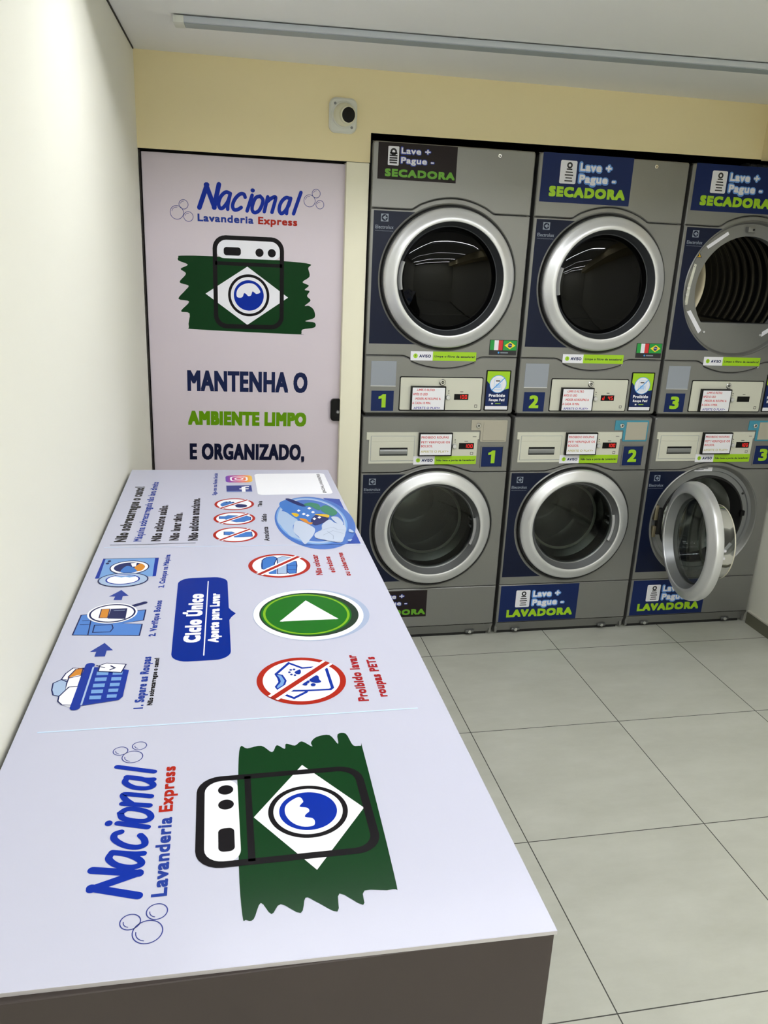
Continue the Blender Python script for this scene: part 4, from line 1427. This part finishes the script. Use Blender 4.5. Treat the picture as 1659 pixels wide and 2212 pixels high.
    p.poly(FP, rect(.416, 1.169, .430, 1.1715), 'ink', STEP)
    p.build('panel_mark', cp)
    notice_holder(.198, 1.0905, .349, 1.1945, [('-LIMPE O FILTRO', .12, .68, .84, 'red_print'), ('APÓS O USO', .02, .47, .65, 'red_print'), ('-MEXER AS ROUPAS A', .08, .88, .45, 'red_print'),
                                               ('A CADA 10 MIN.', .01, .58, .25, 'red_print'), ('APERTE O PLAY>', .06, .88, .03, 'violet_print')], t)
    # small poster
    p = P()
    p.prism(F0, rrect(.5275, 1.089, .6395, 1.264, .004), 'black_plastic', -.002, .002, .0008)
    ps = put(p.build('poster_frame', t), 'black frame with lime and navy poster')
    p = P()
    fr = face(-.0021)
    p.poly(fr, rect(.533, 1.109, .634, 1.260), 'navy_sign')
    p.poly(fr, rect(.533, 1.094, .634, 1.109), 'sign_white')
    p.poly(fr, orient([(.533, 1.260), (.533, 1.218), (.560, 1.190), (.600, 1.178), (.634, 1.186), (.634, 1.260)]), 'lime', STEP)
    p.poly(fr, circ(.584, 1.205, .0385, n=40), 'slash_blue', 2 * STEP)
    p.poly(fr, circ(.584, 1.205, .036, n=40), 'sign_white', 3 * STEP)
    p.poly(fr, [orient(rect(.566, 1.180, .602, 1.228)), orient(rect(.568, 1.182, .600, 1.226), False)], 'icon_blue', 4 * STEP)
    p.poly(fr, rect(.573, 1.216, .592, 1.221), 'ink', 4 * STEP)
    p.poly(fr, rect(.573, 1.188, .596, 1.206), 'icon_blue', 4 * STEP)
    p.line(fr, [(.558, 1.179), (.611, 1.231)], .004, 'slash_blue', 5 * STEP)
    p.text(fr, 'Proibido', (.546, 1.149), (.620, 1.149), .0135, 'sign_white', STEP, bold=.0009)
    p.text(fr, 'Roupa Pet!', (.548, 1.131), (.619, 1.131), .0115, 'sign_white', STEP, bold=.0006)
    p.poly(fr, rect(.560, 1.117, .568, 1.123), 'sign_white', STEP)
    p.poly(fr, rect(.578, 1.1185, .602, 1.1215), 'lime', STEP)
    p.build('poster_sheet', ps)
    return t

def rounded_top(L, zt, r=.012):
    out = [q for q in L if not (abs(q[1] - zt) < 1e-6)]
    return orient(out + [(W_M, zt - r)] + [(W_M - r + r * math.cos(a), zt - r + r * math.sin(a)) for a in [PI / 2 * k / 5 for k in range(1, 6)]] + [(r - r * math.sin(a), zt - r + r * math.cos(a)) for a in [PI / 2 * k / 5 for k in range(0, 6)]])

def rounded_bottom(L, zb, r=.012):
    out = [q for q in L if not (abs(q[1] - zb) < 1e-6)]
    return orient([(r - r * math.cos(a), zb + r - r * math.sin(a)) for a in [PI / 2 * k / 5 for k in range(6)]] + [(W_M - r + r * math.sin(a), zb + r - r * math.cos(a)) for a in [PI / 2 * k / 5 for k in range(6)]] + out)

def make_washer(i, n, label, opened, dark):
    t = thing('washing_machine', label, 'washing machine', (i * PITCH_M, 0, 0), 'washing machines in the lower row')
    zb, zt, zc = .014, 1.06, .556
    body = P()
    body.box(0.001, .012, .012, .74, zb, zt - .008, 'silver')
    body.box(W_M - .012, W_M - .001, .012, .74, zb, zt - .008, 'silver')
    body.box(0.001, W_M - .001, .008, .74, zt - .012, zt, 'silver', .004)
    body.box(0.001, W_M - .001, .73, .74, zb, zt - .008, 'silver_dark')
    body.build('cabinet', t)
    p = P()
    p.box(.02, W_M - .02, .03, .70, 0, .03, 'rubber')
    put(p.build('plinth', t), 'black base strip')
    g = .0014
    zs = .8125
    A = [(.160, zs), (.172, zs + .0015), (.205, .8225)] + arc(CX + .002, .548, .301, 113.5, 66.5, 22)[0:] + [(.461, .8225), (.494, zs + .0015), (.506, zs)]
    L = [(0, zs + g)] + [(x, z + g) for x, z in A] + [(W_M, zs + g), (W_M, zt), (0, zt)]
    p = P()
    p.prism(face(.013), rounded_top(L, zt, .010), 'silver', 0, .013, .004)
    put(p.build('upper_panel', t), 'silver panel above the porthole')
    hole = orient(circ(CX, zc, .2742, n=96), False)
    L = [(0, .262 + 0), (W_M, .262), (W_M, zs - g)] + [(x, z - g) for x, z in reversed(A)] + [(0, zs - g)]
    p = P()
    p.prism(face(.013), [orient(L), hole], 'silver', 0, .013, .003)
    p.lathe(F0, CX, zc, [(.2825, .0005), (.2785, .004), (.2745, .0005)], 'silver', n=96)
    put(p.build('front_panel', t), 'silver panel around the porthole')
    p = P()
    p.prism(face(.013), rect(0, .067, W_M, .2595), 'silver', 0, .013, .003)
    vs = [(0, 0, .0665), (W_M, 0, .0665), (W_M, .024, .016), (0, .024, .016), (0, .05, .0665), (W_M, .05, .0665), (W_M, .05, .016), (0, .05, .016)]
    p.add(vs, [(0, 3, 2, 1), (0, 4, 7, 3), (1, 2, 6, 5), (3, 7, 6, 2)], 'silver')
    put(p.build('lower_panel', t), 'silver kick panel')
    for x in (.107, .553):
        p = P()
        p.box(x - .022, x + .022, .008, .026, .017, .031, 'silver_dark', .005)
        p.lathe(face(.008), x, .024, [(.009, 0), (.007, .004), (0, .005)], 'chrome', n=14)
        p.build('panel_catch', t)
    # porthole
    p = P()
    p.lathe(F0, CX, zc, [(.2742, -.002), (.262, -.018)], 'silver' if opened else 'rubber', n=96)
    p.lathe(F0, CX, zc, [(.262, -.018), (.247, -.018), (.244, -.024), (.222, -.024)], 'satin_grey' if opened else 'rubber', n=96)
    pr = put(p.build('porthole', t), 'recess of the porthole')
    p = P()
    p.lathe(F0, CX, zc, [(.222, -.024), (.218, -.018), (.212, -.018), (.206, -.03), (.204, -.07), (.196, -.09), (.206, -.10)], 'rubber', n=96)
    put(p.build('rubber_seal', t), 'black rubber seal')
    drum('washer', zc, t)
    if opened:
        # hinge bracket at the left, leaf swung towards the room
        p = P()
        p.box(.066, .084, -.004, .016, zc - .075, zc - .02, 'hinge_metal', .003)
        p.box(.066, .084, -.004, .016, zc + .01, zc + .085, 'hinge_metal', .003)
        p.box(.082, .106, -.012, .010, zc - .06, zc + .07, 'rubber', .003)
        put(p.build('hinge', t), 'metal hinge bracket')
        lf = door_leaf('washer', t, (.1095, -.2755, .5605), math.radians(-97))
        q = P()
        fr = face(.0175)
        q.poly(fr, rect(.247, .800, .341, .823), 'sign_white')
        q.poly(fr, rect(.252, .806, .296, .809), 'ink', STEP)
        q.poly(fr, rect(.252, .813, .318, .816), 'ink', STEP)
        q.poly(face(.0175), orient([(.470, .388), (.484, .376), (.520, .424), (.505, .435)]), 'sign_white')
        q.build('white_label', pr)
        q = P()
        q.box(.530, .552, .008, .024, .574, .600, 'black_plastic', .002)
        q.lathe(face(.0235), .531, .684, [(.006, 0), (.005, .003), (0, .003)], 'rubber', n=14)
        q.build('door_latch', pr)
    else:
        lf = door_leaf('washer', t, (CX, 0.002, zc + .003), 0)
        p = P()
        p.lathe(F0, CX, zc + .001, [(.2735, -.002), (.2735, .012), (.2705, .0165), (.2662, .0175)], 'rubber', n=96)
        put(p.build('door_gasket', t), 'black gasket around the door ring')
    # navy field
    z1, z0, Rn = .806, .301, .2855
    pts = [(x, z) for x, z in arc(CX, zc - .002, Rn, 242, 118, 40) if z0 < z < z1]
    pts = [(CX - math.sqrt(Rn ** 2 - (z0 - zc + .002) ** 2), z0)] + pts + [(CX - math.sqrt(Rn ** 2 - (z1 - zc + .002) ** 2), z1)]
    p = P()
    p.poly(FS, orient([(.0085, z0)] + pts + [(.0085, z1)]), 'navy_vinyl')
    nv = put(p.build('navy_panel', t), 'navy vinyl field left of the porthole')
    brand_mark(face(-.0007), .0145, .7595, nv)
    if dark:
        price_sign(FS, .014, .120, 'LAVADORA', t, True)
    else:
        price_sign(FS, .0105, .071, 'LAVADORA', t)
    # detergent drawer and control plate
    p = P()
    L = [(.028, .8555), (.512, .8555), (.512, .962), (.518, .964), (.518, .9945), (.017, .9935), (.017, .961), (.028, .960)]
    p.prism(F0, L, 'panel_beige', -.001, .0035, .0012)
    cp = put(p.build('control_panel', t), 'beige control plate with drawer and display')
    p = P()
    d0, d1, e0, e1 = .036, .229, .867, .978
    p.prism(FP, [orient(rect(d0, e0, d1, e1)), orient(rect(d0 + .0014, e0 + .0014, d1 - .0014, e1 - .0014), False)], 'logo_grey', -.0005, .0002)
    p.prism(FP, rect(d0 + .002, e0 + .002, d1 - .002, .9515), 'panel_beige', -.0005, .0012, .0006)
    p.prism(FP, rect(d0 + .002, .9535, d1 - .002, e1 - .002), 'panel_beige', -.0005, .0012, .0006)
    dr = put(p.build('detergent_drawer', cp), 'beige detergent drawer front')
    p = P()
    fr = face(-.0048)
    p.poly(fr, rect(.0755, .8915, .1985, .9265), 'black_plastic', 0)
    vs, fs = [], []
    for k in range(9):
        a = math.radians(-60 + 120 * k / 8)
        for x in (.077, .197):
            vs.append((x, -.0050 - .005 * math.cos(a) + .0026, .9075 + .0125 * math.sin(a)))
    fs = [(2 * k, 2 * k + 1, 2 * k + 3, 2 * k + 2) for k in range(8)]
    p.add(vs, fs, 'satin_grey')
    p.build('drawer_grip', cp)
    knob(FP, .4065, .932, cp)
    display(FP, .428, .9185, .496, .946, '100', cp)
    p = P()
    p.poly(FP, [orient(rect(.482, .893, .495, .905)), orient(rect(.484, .895, .493, .903), False)], 'ink', STEP)
    p.build('panel_mark', cp)
    for r_ in (rect(.452, .9525, .468, .955), rect(.488, .973, .505, .975)):
        p = P()
        p.poly(FP, r_, 'ink', STEP)
        p.build('panel_mark', cp)
    notice_holder(.2445, .8915, .3935, .9935, [('PROIBIDO ROUPAS', .03, .90, .80, 'red_print'), ('PET! VERIFIQUE OS', .03, .95, .57, 'red_print'), ('BOLSOS.', .03, .40, .38, 'red_print'),
                                               ('APERTE O PLAY>', .03, .92, .12, 'pale_print')], t)
    notice_strip(face(-.0042), .227, .8505, .284, 'Não bata a porta da Lavadora!', t)
    # coin box plate
    p = P()
    L = [(.4785, 1.002), (.519, 1.002), (.5225, .999), (.5225, .953), (.526, .950), (.640, .950), (.643, .953), (.643, 1.045), (.640, 1.0475), (.4785, 1.0475)]
    p.prism(F0, L, 'coin_beige' if dark else 'teal', -.001, .003, .001)
    cb = put(p.build('coin_box_plate', t), ('beige' if dark else 'teal') + ' coin box plate with lock')
    p = P()
    p.prism(face(-.003), rect(.5335, .957, .636, 1.040), 'coin_beige', -.0005, .0022, .0008)
    p.build('coin_door', cb)
    cam_lock(face(-.003), .511, 1.0235, .0105, cb)
    p = P()
    p.prism(F0, [orient(rrect(.5305, .8315, .6375, .9325, .004)), orient(rect(.536, .837, .632, .927), False)], 'silver', -.001, .003, .001)
    p.poly(face(-.0002), rect(.533, .834, .635, .930), 'black_plastic')
    p.build('number_frame', t)
    number_plate(face(-.0006), .537, .838, .631, .926, n, t)
    return t

make_dryer(0, 1, 'silver dryer 1 with small dark brown sign and closed dark glass door', '100', False, True)
make_dryer(1, 2, 'silver dryer 2 with navy sign and closed dark glass door, middle of upper row', 'd 45', False, False)
make_dryer(2, 3, 'silver dryer 3 with open porthole showing black ribbed drum, at right end of upper row', '', True, False)
make_washer(0, 1, 'silver washer 1 with beige coin plate, partly hidden behind the counter', False, True)
make_washer(1, 2, 'silver washer 2 with closed door and full navy sign, middle of lower row', False, False)
make_washer(2, 3, 'silver washer 3 with its round door swung open beside the right wall', True, False)

# ------------------------------------------------------------------ ceiling lights
def recessed_strip(y, x0, x1, D, pw, label):
    t = thing('recessed_strip_light', label, 'ceiling light', ((x0 + x1) / 2, y, CEIL), 'lit recessed strip lights')
    sh = ((x0 + x1) / 2, y, CEIL)
    y0, y1 = y - AP / 2, y + AP / 2
    p = P()
    p.box(x0 - .004, x1 + .004, y0 - .004, y0, CEIL - .002, CEIL + D + .004, 'lamp_inner')
    p.box(x0 - .004, x1 + .004, y1, y1 + .004, CEIL - .002, CEIL + D + .004, 'lamp_inner')
    p.box(x0 - .004, x0, y0, y1, CEIL - .002, CEIL + D + .004, 'lamp_inner')
    p.box(x1, x1 + .004, y0, y1, CEIL - .002, CEIL + D + .004, 'lamp_inner')
    p.box(x0 - .004, x1 + .004, y0 - .004, y1 + .004, CEIL + D + .004, CEIL + D + .006, 'lamp_inner')
    p.build('housing', t, sh)
    p = P()
    p.box(x0 + .01, x1 - .01, y - .015, y + .015, CEIL + D, CEIL + D + .003, 'lamp_lit_%d' % pw)
    p.build('diffuser', t, sh)
for k, (y, x0, x1, dp, pw) in enumerate(LAMPS):
    recessed_strip(y, x0, x1, dp, pw, ('lit recessed ceiling strip nearest the machines', 'lit recessed ceiling strip over the near end of the counter', 'unseen ceiling strip added for fill beyond the near end of the counter', 'unseen ceiling strip added for fill farthest from the machines')[k])

ang = -0.0626
t = thing('linear_ceiling_light', 'slim grey unlit linear light batten across the ceiling', 'ceiling light', (-0.71, -0.546, CEIL))
t.rotation_euler = (0, 0, ang)
Lx = 2.3
p = P()
p.box(0.0, Lx, 0.0, .074, -.021, -.0035, 'lamp_housing', .003)
put(p.build('housing', t), 'pale grey metal housing')
p = P()
p.box(0.03, Lx - .03, .008, .070, -.0225, -.0205, 'lamp_lens_off', .0008, 1)
put(p.build('diffuser', t), 'grey diffuser, unlit')
p = P()
p.box(-.002, .030, -.001, .075, -.0235, -.0035, 'cam_white', .003)
put(p.build('end_cap', t), 'white end cap')
p = P()
for x in (.3, 1.1, 1.9):
    p.box(x, x + .03, .02, .055, -.0036, 0, 'lamp_inner')
p.build('ceiling_clip', t)

# ------------------------------------------------------------------ wall camera
t = thing('security_camera', 'small white dome camera on the yellow wall above the door corner', 'camera', (-0.117, yb, 2.2095))
p = P()
p.prism(XZ, rrect(-.053, -.061, .053, .061, .026), 'cam_white', 0, .016, .006)
p.build('base_plate', t)
p = P()
fr = XZ
p.lathe(fr, 0.003, .002, [(.047, .014), (.047, .019), (.044, .022), (.0405, .022)], 'cam_white', n=48)
prof = [(.041 * math.cos(math.radians(a)), .022 + .034 * math.sin(math.radians(a))) for a in range(0, 91, 9)]
p.lathe(fr, 0.003, .002, prof, 'cam_cream', n=48)
dm = put(p.build('dome', t), 'cream ball housing')
p = P()
d = Vector((.30, -1, -.12)).normalized()
uu = Vector((0, 0, 1)).cross(-d) * -1
uu = d.cross(Vector((0, 0, 1))).normalized() * -1
vv = d.cross(uu).normalized()
if vv.z < 0:
    vv = -vv
uu = vv.cross(d).normalized()
fl_ = Frame(Vector((.003, -.022, .002)) + d * .010, uu, vv)
p.lathe(fl_, 0, 0, [(.031, .010), (.031, .024), (.028, .027), (.0265, .027)], 'cam_cream', n=40)
p.lathe(fl_, 0, 0, [(.0268, .0268), (.012, .0285), (0, .029)], 'lens_black', n=40)
put(p.build('lens', t), 'round black lens')
for x, z in ((-.032, .040), (.033, -.040)):
    p = P()
    p.lathe(XZ, x, z, [(.005, .0155), (.0045, .0175), (0, .0175)], 'lamp_inner', n=14)
    p.build('screw', t)

# ------------------------------------------------------------------ exhaust duct above the third dryer
t = thing('exhaust_duct', 'grey exhaust duct end on top of dryer 3 below the yellow wall', 'duct', (1.80, .10, 2.131))
p = P()
pts = []
vs, fs = [], []
N = 40
for k in range(N + 1):
    x = -.15 + .34 * k / N
    r = .011 + .0012 * math.sin(k * 1.9)
    for j in range(20):
        a = 2 * PI * j / 20
        vs.append((x, r * 3.2 * math.cos(a), .0125 + r * math.sin(a)))
for k in range(N):
    for j in range(20):
        fs.append((k * 20 + j, k * 20 + (j + 1) % 20, (k + 1) * 20 + (j + 1) % 20, (k + 1) * 20 + j))
fs.append(tuple(range(20)))
fs.append(tuple(reversed(range(N * 20, N * 20 + 20))))
p.add(vs, fs, 'duct_grey')
p.build('duct_tube', t)
